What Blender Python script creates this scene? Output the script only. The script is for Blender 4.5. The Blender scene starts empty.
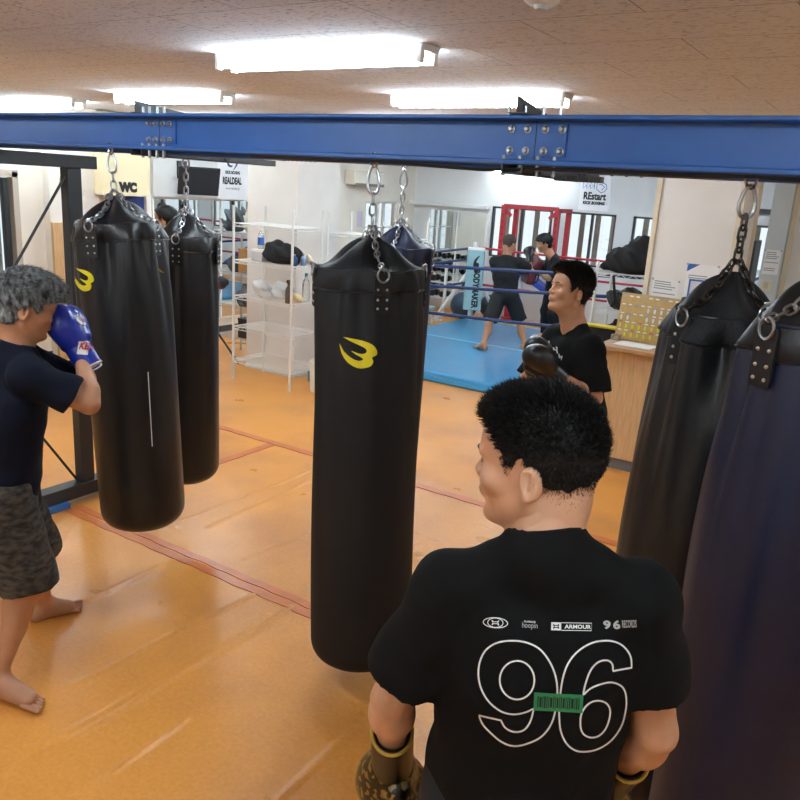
import bpy, bmesh, math, random
import numpy as np
from mathutils import Vector, Matrix, Euler
from mathutils.bvhtree import BVHTree
from mathutils.geometry import tessellate_polygon
random.seed(7); rng = np.random.default_rng(7)
SC = bpy.context.scene
COL = SC.collection
PI = math.pi
def rad(a): return math.radians(a)

# ------------------------------------------------------------ camera
CAM_H, CAM_F, PITCH, ROLL, YAW = 2.0, 782.0, 15.16, 3.59, 32.5
def cam_basis():
    y, p, r = rad(YAW), rad(PITCH), rad(ROLL)
    fwd = Vector((-math.sin(y)*math.cos(p), math.cos(y)*math.cos(p), -math.sin(p)))
    rt = Vector((math.cos(y), math.sin(y), 0)); up = rt.cross(fwd)
    c, s = math.cos(r), math.sin(r)
    return fwd, rt*c + up*s, up*c - rt*s
FW, RT, UP = cam_basis()
EYE = Vector((0, 0, CAM_H))
def ray(u, v): return FW + RT*((u-400)/CAM_F) + UP*((400-v)/CAM_F)
def seen(u, v, d): return EYE + ray(u, v)*d            # point seen at pixel, at true distance d
def on_z(u, v, z=0.0):
    r = ray(u, v); return EYE + r*((z-CAM_H)/r.z)
def on_y(u, v, y):
    r = ray(u, v); return EYE + r*(y/r.y)
def on_x(u, v, x):
    r = ray(u, v); return EYE + r*(x/r.x)
cd = bpy.data.cameras.new('camera'); cam = bpy.data.objects.new('camera', cd); COL.objects.link(cam)
m4 = Matrix((( RT.x, UP.x, -FW.x, 0), (RT.y, UP.y, -FW.y, 0), (RT.z, UP.z, -FW.z, CAM_H), (0, 0, 0, 1)))
cam.matrix_world = m4
cd.sensor_fit = 'HORIZONTAL'; cd.sensor_width = 36.0; cd.lens = 36.0*CAM_F/800.0; cd.clip_start = 0.05; cd.clip_end = 200
SC.camera = cam
SC.view_settings.view_transform = 'Standard'; SC.view_settings.look = 'None'
SC.view_settings.gamma = 1.0; SC.view_settings.use_curve_mapping = False
SC.view_settings.exposure = 1.4

# ------------------------------------------------------------ materials
def srgb(h):
    h = h.lstrip('#'); c = [int(h[i:i+2], 16)/255 for i in (0, 2, 4)]
    return tuple(((x/12.92) if x <= 0.04045 else ((x+0.055)/1.055)**2.4) for x in c) + (1.0,)
MATS = {}
def mat(name, col, rough=0.5, metal=0.0, spec=0.5, noise=0.0, nscale=20.0, bump=0.0, bscale=40.0, stretch=None,
        emit=0.0, alpha=1.0, trans=0.0, col2=None, coat=0.0, sheen=0.0, detail=3.0, sss=0.0, coord='Object'):
    if name in MATS: return MATS[name]
    m = bpy.data.materials.new(name); m.use_nodes = True
    nt = m.node_tree; N = nt.nodes; L = nt.links
    b = N['Principled BSDF']
    c = srgb(col) if isinstance(col, str) else col
    b.inputs['Base Color'].default_value = c
    b.inputs['Roughness'].default_value = rough; b.inputs['Metallic'].default_value = metal
    b.inputs['Specular IOR Level'].default_value = spec
    if coat: b.inputs['Coat Weight'].default_value = coat; b.inputs['Coat Roughness'].default_value = 0.15
    if sheen: b.inputs['Sheen Weight'].default_value = sheen; b.inputs['Sheen Roughness'].default_value = 0.5
    if sss:
        b.inputs['Subsurface Weight'].default_value = sss; b.inputs['Subsurface Radius'].default_value = (0.012, 0.005, 0.003); b.inputs['Subsurface Scale'].default_value = 1.0
    if alpha < 1: b.inputs['Alpha'].default_value = alpha
    if trans: b.inputs['Transmission Weight'].default_value = trans
    if emit:
        b.inputs['Emission Color'].default_value = c; b.inputs['Emission Strength'].default_value = emit
    if noise or bump or col2:
        tc = N.new('ShaderNodeTexCoord'); mp = N.new('ShaderNodeMapping'); L.new(tc.outputs[coord], mp.inputs[0])
        if stretch: mp.inputs['Scale'].default_value = stretch
        if noise or col2:
            n = N.new('ShaderNodeTexNoise'); n.inputs['Scale'].default_value = nscale; n.inputs['Detail'].default_value = detail
            L.new(mp.outputs[0], n.inputs['Vector'])
            mx = N.new('ShaderNodeMix'); mx.data_type = 'RGBA'
            k = noise or 1.0
            c2 = srgb(col2) if col2 else tuple(x*(1-k) for x in c[:3]) + (1,)
            c1 = c if col2 else tuple(min(1, x*(1+k*0.6)) for x in c[:3]) + (1,)
            rp = N.new('ShaderNodeValToRGB'); rp.color_ramp.elements[0].position = 0.35; rp.color_ramp.elements[1].position = 0.65
            L.new(n.outputs['Fac'], rp.inputs[0]); L.new(rp.outputs[0], mx.inputs['Factor'])
            mx.inputs['A'].default_value = c1; mx.inputs['B'].default_value = c2
            L.new(mx.outputs['Result'], b.inputs['Base Color'])
        if bump:
            n2 = N.new('ShaderNodeTexNoise'); n2.inputs['Scale'].default_value = bscale; n2.inputs['Detail'].default_value = 4
            L.new(mp.outputs[0], n2.inputs['Vector'])
            bp = N.new('ShaderNodeBump'); bp.inputs['Strength'].default_value = bump; bp.inputs['Distance'].default_value = 0.01
            L.new(n2.outputs['Fac'], bp.inputs['Height']); L.new(bp.outputs[0], b.inputs['Normal'])
    MATS[name] = m
    return m

# ------------------------------------------------------------ objects
def tag(o, label=None, cat=None, group=None, kind=None):
    if label: o['label'] = label
    if cat: o['category'] = cat
    if group: o['group'] = group
    if kind: o['kind'] = kind
    return o
def empty(name, loc=(0, 0, 0), rz=0.0, label=None, cat=None, group=None, rot=None):
    o = bpy.data.objects.new(name, None); COL.objects.link(o); o.empty_display_size = 0.1
    o.location = loc; o.rotation_euler = rot if rot else (0, 0, rz)
    return tag(o, label, cat, group)
def link_mesh(name, me, m, parent=None, smooth=False):
    o = bpy.data.objects.new(name, me); COL.objects.link(o)
    if m is not None:
        me.materials.clear()
        for x in (m if isinstance(m, (list, tuple)) else [m]): me.materials.append(x)
    if smooth:
        me.polygons.foreach_set('use_smooth', [True]*len(me.polygons))
    if parent: o.parent = parent
    return o
class MB:
    def __init__(s): s.v = []; s.f = []; s.mi = []; s.cur = 0
    def add(s, vs, fs):
        b = len(s.v); s.v += [tuple(x) for x in vs]; s.f += [tuple(b+i for i in f) for f in fs]; s.mi += [s.cur]*len(fs); return s
    def box(s, c, d, rot=None):
        x, y, z = (k/2 for k in d)
        P = [Vector((i*x, j*y, k*z)) for k in (-1, 1) for j in (-1, 1) for i in (-1, 1)]
        if rot is not None:
            R = rot if isinstance(rot, Matrix) else Euler(rot).to_matrix(); P = [R @ p for p in P]
        P = [p+Vector(c) for p in P]
        return s.add(P, [(0, 2, 3, 1), (4, 5, 7, 6), (0, 1, 5, 4), (2, 6, 7, 3), (0, 4, 6, 2), (1, 3, 7, 5)])
    def b2(s, lo, hi): return s.box([(a+b)/2 for a, b in zip(lo, hi)], [abs(b-a) for a, b in zip(lo, hi)])
    def rbox(s, c, d, r, n=3, rot=None):      # box rounded in plan (xy)
        x, y, z = (k/2 for k in d); pts = []
        for q, (sx, sy) in enumerate(((1, 1), (-1, 1), (-1, -1), (1, -1))):
            for k in range(n+1):
                a = PI/2*(q+k/n); pts.append((sx*(x-r)+r*math.cos(a), sy*(y-r)+r*math.sin(a)))
        return s.prism(pts, z*2, c, rot)
    def prism(s, pts, h, c=(0, 0, 0), rot=None):   # polygon in xy extruded along z, centred
        n = len(pts); P = [Vector((p[0], p[1], -h/2)) for p in pts]+[Vector((p[0], p[1], h/2)) for p in pts]
        if rot is not None:
            R = rot if isinstance(rot, Matrix) else Euler(rot).to_matrix(); P = [R @ p for p in P]
        P = [p+Vector(c) for p in P]
        return s.add(P, [tuple(range(n-1, -1, -1)), tuple(range(n, 2*n))]+[(i, (i+1) % n, n+(i+1) % n, n+i) for i in range(n)])
    def tube(s, pts, r, n=8, closed=False, cap=True):
        pts = [Vector(p) for p in pts]; m = len(pts); rs = r if isinstance(r, (list, tuple)) else [r]*m
        vs = []; prev = None
        for i, p in enumerate(pts):
            if closed: t = pts[(i+1) % m]-pts[i-1]
            else: t = pts[min(i+1, m-1)]-pts[max(i-1, 0)]
            t.normalize()
            if prev is None:
                a = Vector((0, 0, 1)) if abs(t.z) < 0.9 else Vector((1, 0, 0)); u = t.cross(a).normalized()
            else:
                u = (prev-t*prev.dot(t)); u = u.normalized() if u.length > 1e-6 else t.orthogonal().normalized()
            prev = u; w = t.cross(u)
            for k in range(n):
                a = 2*PI*k/n; vs.append(p+(u*math.cos(a)+w*math.sin(a))*rs[i])
        fs = []
        for i in range(m if closed else m-1):
            j = (i+1) % m
            for k in range(n): fs.append((i*n+k, i*n+(k+1) % n, j*n+(k+1) % n, j*n+k))
        if cap and not closed: fs += [tuple(range(n-1, -1, -1)), tuple((m-1)*n+k for k in range(n))]
        return s.add(vs, fs)
    def lathe(s, prof, n=24, c=(0, 0, 0), rot=None):
        vs = []; fs = []; m = len(prof)
        R = None if rot is None else (rot if isinstance(rot, Matrix) else Euler(rot).to_matrix())
        for r, z in prof:
            for k in range(n):
                a = 2*PI*k/n; p = Vector((r*math.cos(a), r*math.sin(a), z))
                if R is not None: p = R @ p
                vs.append(p+Vector(c))
        for i in range(m-1):
            for k in range(n): fs.append((i*n+k, i*n+(k+1) % n, (i+1)*n+(k+1) % n, (i+1)*n+k))
        fs += [tuple(range(n-1, -1, -1)), tuple((m-1)*n+k for k in range(n))]
        return s.add(vs, fs)
    def cyl(s, a, b, r, n=12): return s.tube([a, b], r, n)
    def build(s, name, m, parent=None, smooth=False, bevel=0.0):
        me = bpy.data.meshes.new(name); me.from_pydata(s.v, [], s.f); me.update()
        o = link_mesh(name, me, m, parent, smooth)
        me.polygons.foreach_set('material_index', s.mi)
        bm = bmesh.new(); bm.from_mesh(me); bmesh.ops.recalc_face_normals(bm, faces=bm.faces); bm.to_mesh(me); bm.free()
        if smooth: auto_smooth(me)
        if bevel:
            md = o.modifiers.new('b', 'BEVEL'); md.width = bevel; md.segments = 2; md.limit_method = 'ANGLE'
        return o
def auto_smooth(me, ang=40):
    bm = bmesh.new(); bm.from_mesh(me)
    for e in bm.edges:
        if len(e.link_faces) == 2 and e.calc_face_angle(0) > rad(ang): e.smooth = False
    bm.to_mesh(me); bm.free()
def part(name, m, parent, lo, hi, bevel=0.0): return MB().b2(lo, hi).build(name, m, parent, bevel=bevel)
def structure(name, mb, m, kind='structure', parent=None, **k):
    o = mb.build(name, m, parent, **k)
    if parent is None: o['kind'] = kind
    return o
def text_mesh(txt, size, bold=0.0, sx=1.0, extrude=0.0, outline=0.0, space=1.0):
    c = bpy.data.curves.new('t', 'FONT'); c.body = txt; c.size = size; c.align_x = 'CENTER'; c.align_y = 'CENTER'
    c.offset = bold; c.extrude = extrude; c.space_character = space; c.resolution_u = 3
    o = bpy.data.objects.new('t', c); COL.objects.link(o)
    dg = bpy.context.evaluated_depsgraph_get(); me = bpy.data.meshes.new_from_object(o.evaluated_get(dg))
    vs = [(v.co.x*sx, v.co.y) for v in me.vertices]; fs = [tuple(p.vertices) for p in me.polygons]
    bpy.data.objects.remove(o); bpy.data.curves.remove(c); bpy.data.meshes.remove(me)
    return vs, fs
def flat_text(name, txt, size, m, parent, origin, right, up, bold=0.0, sx=1.0, off=0.002, space=1.0):
    vs, fs = text_mesh(txt, size, bold, sx, space=space)
    r = Vector(right).normalized(); u = Vector(up).normalized(); n = r.cross(u)
    P = [Vector(origin)+r*x+u*y+n*off for x, y in vs]
    me = bpy.data.meshes.new(name); me.from_pydata(P, [], fs); me.update()
    return link_mesh(name, me, m, parent)
def poly2(strokes, w):     # ribbons following 2D polylines
    vs = []; fs = []
    for st, closed in strokes:
        n = len(st); P = [Vector(p) for p in st]; L = []; R = []
        for i in range(n):
            a = P[i-1] if (closed or i > 0) else P[i]; b = P[(i+1) % n] if (closed or i < n-1) else P[i]
            t = (b-a); t = t.normalized() if t.length > 0 else Vector((1, 0)); nn = Vector((-t.y, t.x))
            L.append(P[i]+nn*w/2); R.append(P[i]-nn*w/2)
        o = len(vs)
        for i in range(n): vs += [tuple(L[i]), tuple(R[i])]
        for i in range(n if closed else n-1):
            j = (i+1) % n; fs.append((o+2*i, o+2*j, o+2*j+1, o+2*i+1))
    return vs, fs
def catmull(pts, n=6, closed=True):
    P = [Vector(p) for p in pts]; m = len(P); out = []
    for i in range(m if closed else m-1):
        p0 = P[i-1] if (closed or i > 0) else P[i]; p1 = P[i]; p2 = P[(i+1) % m]; p3 = P[(i+2) % m] if (closed or i+2 < m) else p2
        for k in range(n):
            t = k/n
            out.append(tuple(0.5*((2*p1)+(p2-p0)*t+(2*p0-5*p1+4*p2-p3)*t*t+(3*p1-p0-3*p2+p3)*t**3)))
    if not closed: out.append(tuple(P[-1]))
    return out
def fill2(outline, cell=None):
    bm = bmesh.new(); vs = [bm.verts.new((p[0], p[1], 0)) for p in outline]
    for t in tessellate_polygon([[Vector((p[0], p[1], 0)) for p in outline]]):
        try: bm.faces.new([vs[i] for i in t])
        except ValueError: pass
    if cell:
        for _ in range(6):
            E = [e for e in bm.edges if e.calc_length() > cell]
            if not E: break
            bmesh.ops.subdivide_edges(bm, edges=E, cuts=1); bmesh.ops.triangulate(bm, faces=bm.faces[:])
    bm.verts.index_update(); V = [(v.co.x, v.co.y) for v in bm.verts]; F = [tuple(v.index for v in f.verts) for f in bm.faces]; bm.free()
    return V, F

# ------------------------------------------------------------ implicit surfaces for bodies
class Field:
    def __init__(s, lo, hi, h):
        s.h = h; s.lo = np.array(lo, float); n = [int(math.ceil((b-a)/h))+1 for a, b in zip(lo, hi)]
        s.n = n; s.G = np.full(n, 0.5, np.float32)
        s.ax = [(s.lo[i]+h*np.arange(n[i])).astype(np.float32) for i in range(3)]
    def _sl(s, lo, hi, pad):
        sl = []
        for i in range(3):
            a = int(math.floor((lo[i]-pad-s.lo[i])/s.h)); b = int(math.ceil((hi[i]+pad-s.lo[i])/s.h))+1
            a = max(0, a); b = min(s.n[i], b)
            if a >= b: return None
            sl.append(slice(a, b))
        return tuple(sl)
    def _pts(s, sl):
        return (s.ax[0][sl[0]][:, None, None], s.ax[1][sl[1]][None, :, None], s.ax[2][sl[2]][None, None, :])
    def apply(s, fn, lo, hi, k=0.02, op='add'):
        pad = k+3*s.h; sl = s._sl(lo, hi, pad)
        if sl is None: return
        X, Y, Z = s._pts(sl); d = fn(X, Y, Z).astype(np.float32); g = s.G[sl]
        if op == 'add':
            if k > 0:
                hh = np.clip(0.5+0.5*(g-d)/k, 0, 1); s.G[sl] = g*(1-hh)+d*hh-k*hh*(1-hh)
            else: s.G[sl] = np.minimum(g, d)
        elif op == 'sub':
            d = -d
            if k > 0:
                hh = np.clip(0.5-0.5*(g-d)/k, 0, 1); s.G[sl] = g*(1-hh)+d*hh+k*hh*(1-hh)
            else: s.G[sl] = np.maximum(g, d)
    def ell(s, c, r, R=None, k=0.02, op='add'):
        c = np.array(c, float); r = np.array(r, float); m = float(max(r)) if R is not None else None
        Rm = None if R is None else np.array(R)
        def fn(X, Y, Z):
            x, y, z = X-c[0], Y-c[1], Z-c[2]
            if Rm is not None:
                x, y, z = (Rm[0, 0]*x+Rm[1, 0]*y+Rm[2, 0]*z, Rm[0, 1]*x+Rm[1, 1]*y+Rm[2, 1]*z, Rm[0, 2]*x+Rm[1, 2]*y+Rm[2, 2]*z)
            k0 = np.sqrt((x/r[0])**2+(y/r[1])**2+(z/r[2])**2)+1e-6
            k1 = np.sqrt((x/r[0]**2)**2+(y/r[1]**2)**2+(z/r[2]**2)**2)+1e-6
            return k0*(k0-1)/k1
        ex = r if R is None else np.array([m]*3)
        s.apply(fn, c-ex, c+ex, k, op)
    def cap(s, a, b, r1, r2, k=0.02, op='add', flat=None, clip0=None, clip1=None):
        a = np.array(a, float); b = np.array(b, float); ba = b-a; L2 = float(ba@ba)+1e-9; Ln = math.sqrt(L2)
        if flat is not None: fd = np.array(flat[0], float); fd /= np.linalg.norm(fd); ff = flat[1]
        def fn(X, Y, Z):
            x, y, z = X-a[0], Y-a[1], Z-a[2]
            t = (x*ba[0]+y*ba[1]+z*ba[2])/L2; h = np.clip(t, 0, 1)
            qx, qy, qz = x-h*ba[0], y-h*ba[1], z-h*ba[2]
            if flat is not None:
                e = qx*fd[0]+qy*fd[1]+qz*fd[2]; g = e*(1/ff-1); qx, qy, qz = qx+g*fd[0], qy+g*fd[1], qz+g*fd[2]
            d = np.sqrt(qx*qx+qy*qy+qz*qz)-(r1+(r2-r1)*h)
            if flat is not None: d = d*min(1, ff)
            if clip1 is not None: d = np.maximum(d, (t-clip1)*Ln)
            if clip0 is not None: d = np.maximum(d, (clip0-t)*Ln)
            return d
        m = max(r1, r2)*(max(1, flat[1]) if flat is not None else 1)
        s.apply(fn, np.minimum(a, b)-m, np.maximum(a, b)+m, k, op)
    def clip(s, p, n, k=0.0):      # remove the side n points to
        X, Y, Z = s._pts((slice(None),)*3); n = np.array(n, float); n /= np.linalg.norm(n)
        d = (X-p[0])*n[0]+(Y-p[1])*n[1]+(Z-p[2])*n[2]
        s.G = np.maximum(s.G, d.astype(np.float32))
    def warp(s, fn):
        X, Y, Z = s._pts((slice(None),)*3); s.G = s.G+fn(X, Y, Z).astype(np.float32)
    def mesh(s):
        G = s.G; nx, ny, nz = G.shape
        cs = (nx-1, ny-1, nz-1)
        ins = G < 0
        cnt8 = np.zeros(cs, np.int8)
        cor = [(i, j, k) for i in (0, 1) for j in (0, 1) for k in (0, 1)]
        for i, j, k in cor: cnt8 += ins[i:i+nx-1, j:j+ny-1, k:k+nz-1]
        I, J, K = np.nonzero((cnt8 > 0) & (cnt8 < 8))
        idx = np.full(cs, -1, np.int64); idx[I, J, K] = np.arange(len(I))
        P = np.zeros((len(I), 3)); C = np.zeros(len(I))
        for a in cor:
            for ax in range(3):
                if a[ax] == 1: continue
                b = list(a); b[ax] = 1
                ga = G[I+a[0], J+a[1], K+a[2]]; gb = G[I+b[0], J+b[1], K+b[2]]
                m = (ga < 0) != (gb < 0); t = np.where(m, ga/np.where(m, ga-gb, 1), 0)
                q = np.stack([np.full(len(I), float(a[0])), np.full(len(I), float(a[1])), np.full(len(I), float(a[2]))], 1); q[:, ax] += t
                P += q*m[:, None]; C += m
        P = P/C[:, None]+np.stack([I, J, K], 1); V = P*s.h+s.lo
        F = []
        for ax in range(3):
            sh = [slice(1, None)]*3; sh[ax] = slice(0, None)
            A = [slice(None)]*3; B = [slice(None)]*3
            o1, o2 = [q for q in range(3) if q != ax]
            a0 = [slice(1, G.shape[q]-1) for q in range(3)]; a0[ax] = slice(0, G.shape[ax]-1)
            b0 = list(a0); b0[ax] = slice(1, G.shape[ax])
            ia = ins[tuple(a0)]; ib = ins[tuple(b0)]; m = ia != ib
            E = np.stack(np.nonzero(m), 1); off = np.array([0 if q == ax else 1 for q in range(3)]); E = E+off
            fl = ia[m]
            def cell(d1, d2):
                c = E.copy(); c[:, o1] -= d1; c[:, o2] -= d2; return idx[c[:, 0], c[:, 1], c[:, 2]]
            q = np.stack([cell(1, 1), cell(0, 1), cell(0, 0), cell(1, 0)], 1)
            if ax == 1: fl = ~fl
            q[~fl] = q[~fl][:, ::-1]
            F.append(q)
        return V, np.concatenate(F)
def arr_mesh(name, V, F, m, parent=None, smooth_it=0, keep=None):
    if smooth_it:
        E = np.concatenate([F[:, [0, 1]], F[:, [1, 2]], F[:, [2, 3]], F[:, [3, 0]]]); n = len(V)
        for _ in range(smooth_it):
            S = np.zeros_like(V); c = np.zeros(n)
            for a, b in ((0, 1), (1, 0)):
                for q in range(3): S[:, q] += np.bincount(E[:, a], V[E[:, b], q], n)
                c += np.bincount(E[:, a], minlength=n)
            V = V*0.5+0.5*S/np.maximum(c, 1)[:, None]
    me = bpy.data.meshes.new(name); me.vertices.add(len(V)); me.vertices.foreach_set('co', V.astype(np.float32).ravel())
    me.loops.add(len(F)*4); me.loops.foreach_set('vertex_index', F.astype(np.int32).ravel())
    me.polygons.add(len(F)); me.polygons.foreach_set('loop_start', np.arange(0, len(F)*4, 4, dtype=np.int32))
    me.polygons.foreach_set('use_smooth', np.ones(len(F), bool))
    me.update(calc_edges=True); me.validate()
    return link_mesh(name, me, m, parent)
def bvh_of(o):
    me = o.data
    return BVHTree.FromPolygons([v.co.copy() for v in me.vertices], [tuple(p.vertices) for p in me.polygons])
# ------------------------------------------------------------ people
def V3(*a): return np.array(a, float)
def head_rot(yaw, pitch, roll):      # columns: right, forward, up in body-local space
    R = Euler((rad(pitch), 0, 0)).to_matrix(); R = Euler((0, rad(roll), 0)).to_matrix() @ R
    return np.array(Euler((0, 0, rad(yaw))).to_matrix() @ R)
def head_field(F, c, R, s=1.0, ears=True):
    def T(p): return c+R @ (np.array(p, float)*s)
    def el(p, r, k=0.015, op='add', rot=None):
        RR = R if rot is None else R @ np.array(Euler(rot).to_matrix())
        F.ell(T(p), np.array(r)*s, RR, k*s, op)
    def cp(a, b, r1, r2, k=0.012, op='add'): F.cap(T(a), T(b), r1*s, r2*s, k*s, op)
    el((0, -.012, .038), (.077, .098, .088), .02)
    el((0, .028, -.03), (.062, .064, .082), .03)
    el((0, -.05, -.045), (.05, .042, .06), .02)
    el((0, .05, .04), (.06, .045, .05), .03)
    cp((-.05, -.0, -.055), (-.018, .06, -.088), .014, .014, .03); cp((.05, 0, -.055), (.018, .06, -.088), .014, .014, .03)
    el((0, .076, -.092), (.022, .018, .016), .02)
    for x in (-1, 1):
        el((x*.04, .062, -.022), (.026, .024, .022), .02)
        el((x*.03, .088, .005), (.017, .012, .011), .012, 'sub')
        el((x*.03, .074, .003), (.0155, .0155, .0135), .006)
        el((x*.026, .083, .024), (.024, .011, .008), .012)
    cp((0, .083, .014), (0, .104, -.02), .007, .0105, .012)
    for x in (-1, 1): el((x*.011, .097, -.024), (.0085, .01, .0075), .008)
    el((0, .086, -.05), (.026, .013, .015), .015)
    el((0, .0945, -.049), (.021, .008, .0055), .006); el((0, .0925, -.0595), (.018, .008, .006), .006)
    cp((-.02, .095, -.054), (.02, .095, -.054), .0012, .0012, .004, 'sub')
    cp((-.012, .098, -.076), (.012, .098, -.076), .006, .006, .01, 'sub')
    if ears:
        for x in (-1, 1):
            el((x*.078, -.014, -.010), (.0085, .0185, .029), .005, rot=(rad(-10), 0, rad(-x*22)))
            el((x*.0865, -.009, -.005), (.0065, .0125, .020), .003, 'sub', rot=(rad(-10), 0, rad(-x*22)))
            cp((x*.083, -.020, .006), (x*.082, -.014, -.018), .0025, .003, .003)
            el((x*.081, -.001, -.012), (.004, .005, .007), .004)
            el((x*.082, -.009, -.034), (.006, .009, .007), .006)
    return T
HLY = [-.13, -.06, -.03, -.012, .004, .016, .03, .04, .062, .085, .13]
HLZ = {'short': [-.085, -.082, -.07, .0, .03, .02, -.02, .03, .062, .078, .085],
       'fringe': [-.085, -.078, -.06, .0, .03, .01, -.01, .03, .045, .05, .055],
       'bald': [-.06, -.05, -.03, .025, .02, .0, .005, .06, .1, .12, .13]}
def scaled_ell(x, y, z, c, r):
    x, y, z = x-c[0], y-c[1], z-c[2]
    k0 = np.sqrt((x/r[0])**2+(y/r[1])**2+(z/r[2])**2)+1e-6; k1 = np.sqrt((x/r[0]**2)**2+(y/r[1]**2)**2+(z/r[2]**2)**2)+1e-6
    return k0*(k0-1)/k1
def hair_mesh(name, c, R, s, style, m, parent, h=.004, thick=.012, strands=0, slen=.025, up=0.4, fwd=0.3, width=.0012, top=0.0, jit=.22):
    F = Field(c-np.array([.14]*3)*s, c+np.array([.14, .14, .165])*s, h)
    X, Y, Z = F._pts((slice(None),)*3)
    x, y, z = X-c[0], Y-c[1], Z-c[2]
    lx, ly, lz = ((R[0, q]*x+R[1, q]*y+R[2, q]*z)/s for q in range(3))
    d = scaled_ell(lx, ly, lz, (0, -.012, .038), (.077+thick, .098+thick, .088+thick))
    hh = np.clip(.5+.5*(scaled_ell(lx, ly, lz, (0, .045, .045), (.064+thick*.8, .05+thick, .052+thick))-d)/.03, 0, 1)
    d2 = scaled_ell(lx, ly, lz, (0, .045, .045), (.064+thick*.8, .05+thick, .052+thick))
    d = d2*(1-hh)+d*hh-.03*hh*(1-hh)
    if top: 
        d3 = scaled_ell(lx, ly, lz, (0, .01, .085), (.066, .085, .04+top)); hh = np.clip(.5+.5*(d3-d)/.03, 0, 1); d = d3*(1-hh)+d*hh-.03*hh*(1-hh)
    # taper of the sides towards the hairline
    d = d + np.clip((.02-lz)/.09, 0, 1)*thick*.75
    d4 = scaled_ell(lx, ly, lz, (0, -.048, -.04), (.05+thick, .038+thick, .05)); hh = np.clip(.5+.5*(d4-d)/.02, 0, 1); d = d4*(1-hh)+d*hh-.02*hh*(1-hh)
    d = d + .001*np.sin(lx*190+ly*60)*np.sin(ly*170+lz*80)*np.sin(lz*150-lx*40)
    hl = np.interp(ly, HLY, HLZ[style]); d = np.maximum(d, (hl-lz)*.7)
    F.G = (d*s).astype(np.float32); V, Q = F.mesh(); o = arr_mesh(name, V, Q, m, parent, 1)
    if strands:
        me = o.data; n = len(me.vertices); co = np.empty(n*3); me.vertices.foreach_get('co', co); co = co.reshape(-1, 3)
        no = np.empty(n*3); me.vertices.foreach_get('normal', no); no = no.reshape(-1, 3)
        rel = (co-c) @ R/s; nl = no @ R; sel = np.nonzero((nl[:, 2] > -.5) & ((scaled_ell(rel[:, 0], rel[:, 1], rel[:, 2], (0, -.012, .038), (.077+thick*.3, .098+thick*.3, .088+thick*.3)) > -.001)))[0]
        pick = rng.choice(sel, strands); p = co[pick]+rng.normal(0, h*.4, (strands, 3)); nn = nl[pick]; rl = rel[pick]
        flow = np.stack([rl[:, 0]*3, np.full(strands, fwd)+rl[:, 1]*2, np.full(strands, up)*(rl[:, 2] > .03)-.9*(rl[:, 2] <= .03)], 1)+rng.normal(0, jit, (strands, 3))
        dr = nn*np.where(rl[:, 2] > .05, .8, .28)[:, None]+flow; dr /= np.linalg.norm(dr, axis=1)[:, None]
        ln = slen*(.6+.7*rng.random(strands))*np.clip(.3+(rl[:, 2]+.0)/.1*.7, .3, 1)
        bend = dr-.35*nn+rng.normal(0, .15, (strands, 3)); bend /= np.linalg.norm(bend, axis=1)[:, None]
        side = np.cross(dr, rng.normal(0, 1, (strands, 3))); side /= np.linalg.norm(side, axis=1)[:, None]
        dr, bend, side = dr @ R.T, bend @ R.T, side @ R.T
        a = p-side*width/2-(no[pick]*.003); b = p+side*width/2-(no[pick]*.003); m1 = p+dr*ln[:, None]*.55
        c1 = m1-side*width*.4; c2 = m1+side*width*.4; t = m1+bend*ln[:, None]*.5
        VV = np.stack([a, b, c2, c1, t], 1).reshape(-1, 3); base = np.arange(strands)*5
        tri = [tuple(x) for x in np.stack([base+3, base+2, base+4], 1)]; qd = [tuple(x) for x in np.stack([base, base+1, base+2, base+3], 1)]
        me2 = bpy.data.meshes.new('strands'); me2.from_pydata(VV.tolist(), [], qd+tri); me2.update()
        bm = bmesh.new(); bm.from_mesh(me); bm.from_mesh(me2); bm.to_mesh(me); bm.free(); bpy.data.meshes.remove(me2)
    return o
def face_details(body, T, R, s, brow_m, lip_m, lash_m, closed=False, parent=None):
    bv = bvh_of(body)
    def hit(x, z, off=.0005):
        o = T((x, .2, z)); d = -R[:, 1]; r = bv.ray_cast(Vector(o), Vector(d))
        return None if r[0] is None else Vector(r[0])+Vector(R[:, 1])*off*s
    def strip(name, pts, rr, m, off=.0005):
        P = [hit(x, z, off) for x, z in pts]; 
        if any(p is None for p in P): return
        MB().tube(P, [r*s for r in rr], 6).build(name, m, parent, smooth=True)
    for x in (-1, 1):
        strip('eyebrow', [(x*(.014+i*.0065), .0245+.004*math.sin(i/5*2.4)) for i in range(6)], [.0022, .003, .003, .0027, .002, .001], brow_m)
        strip('eyelashes', [(x*(.0165+i*.0052), .0045+(.0035 if not closed else -.0035)*math.sin(i/5*PI)) for i in range(6)], [.0006, .001, .0012, .0012, .001, .0006], lash_m)
        if not closed:
            p = hit(x*.03, .0025, -.0035)
            if p: MB().lathe([(0.0004, .0052*s), (.003*s, .0045*s), (.0048*s, .002*s), (.005*s, 0)], 12, p, Matrix(R.tolist()) @ Euler((-PI/2, 0, 0)).to_matrix()).build('iris', lash_m, parent, smooth=True)
    strip('upper_lip', [(-.021+i*.007, -.0505-.0022*abs(i-3)/3*1.0) for i in range(7)], [.0008, .0022, .0028, .0024, .0028, .0022, .0008], lip_m, -.0012)
    strip('lower_lip', [(-.018+i*.006, -.0585+.002*abs(i-3)/3) for i in range(7)], [.0008, .0024, .0032, .0035, .0032, .0024, .0008], lip_m, -.0014)

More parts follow.
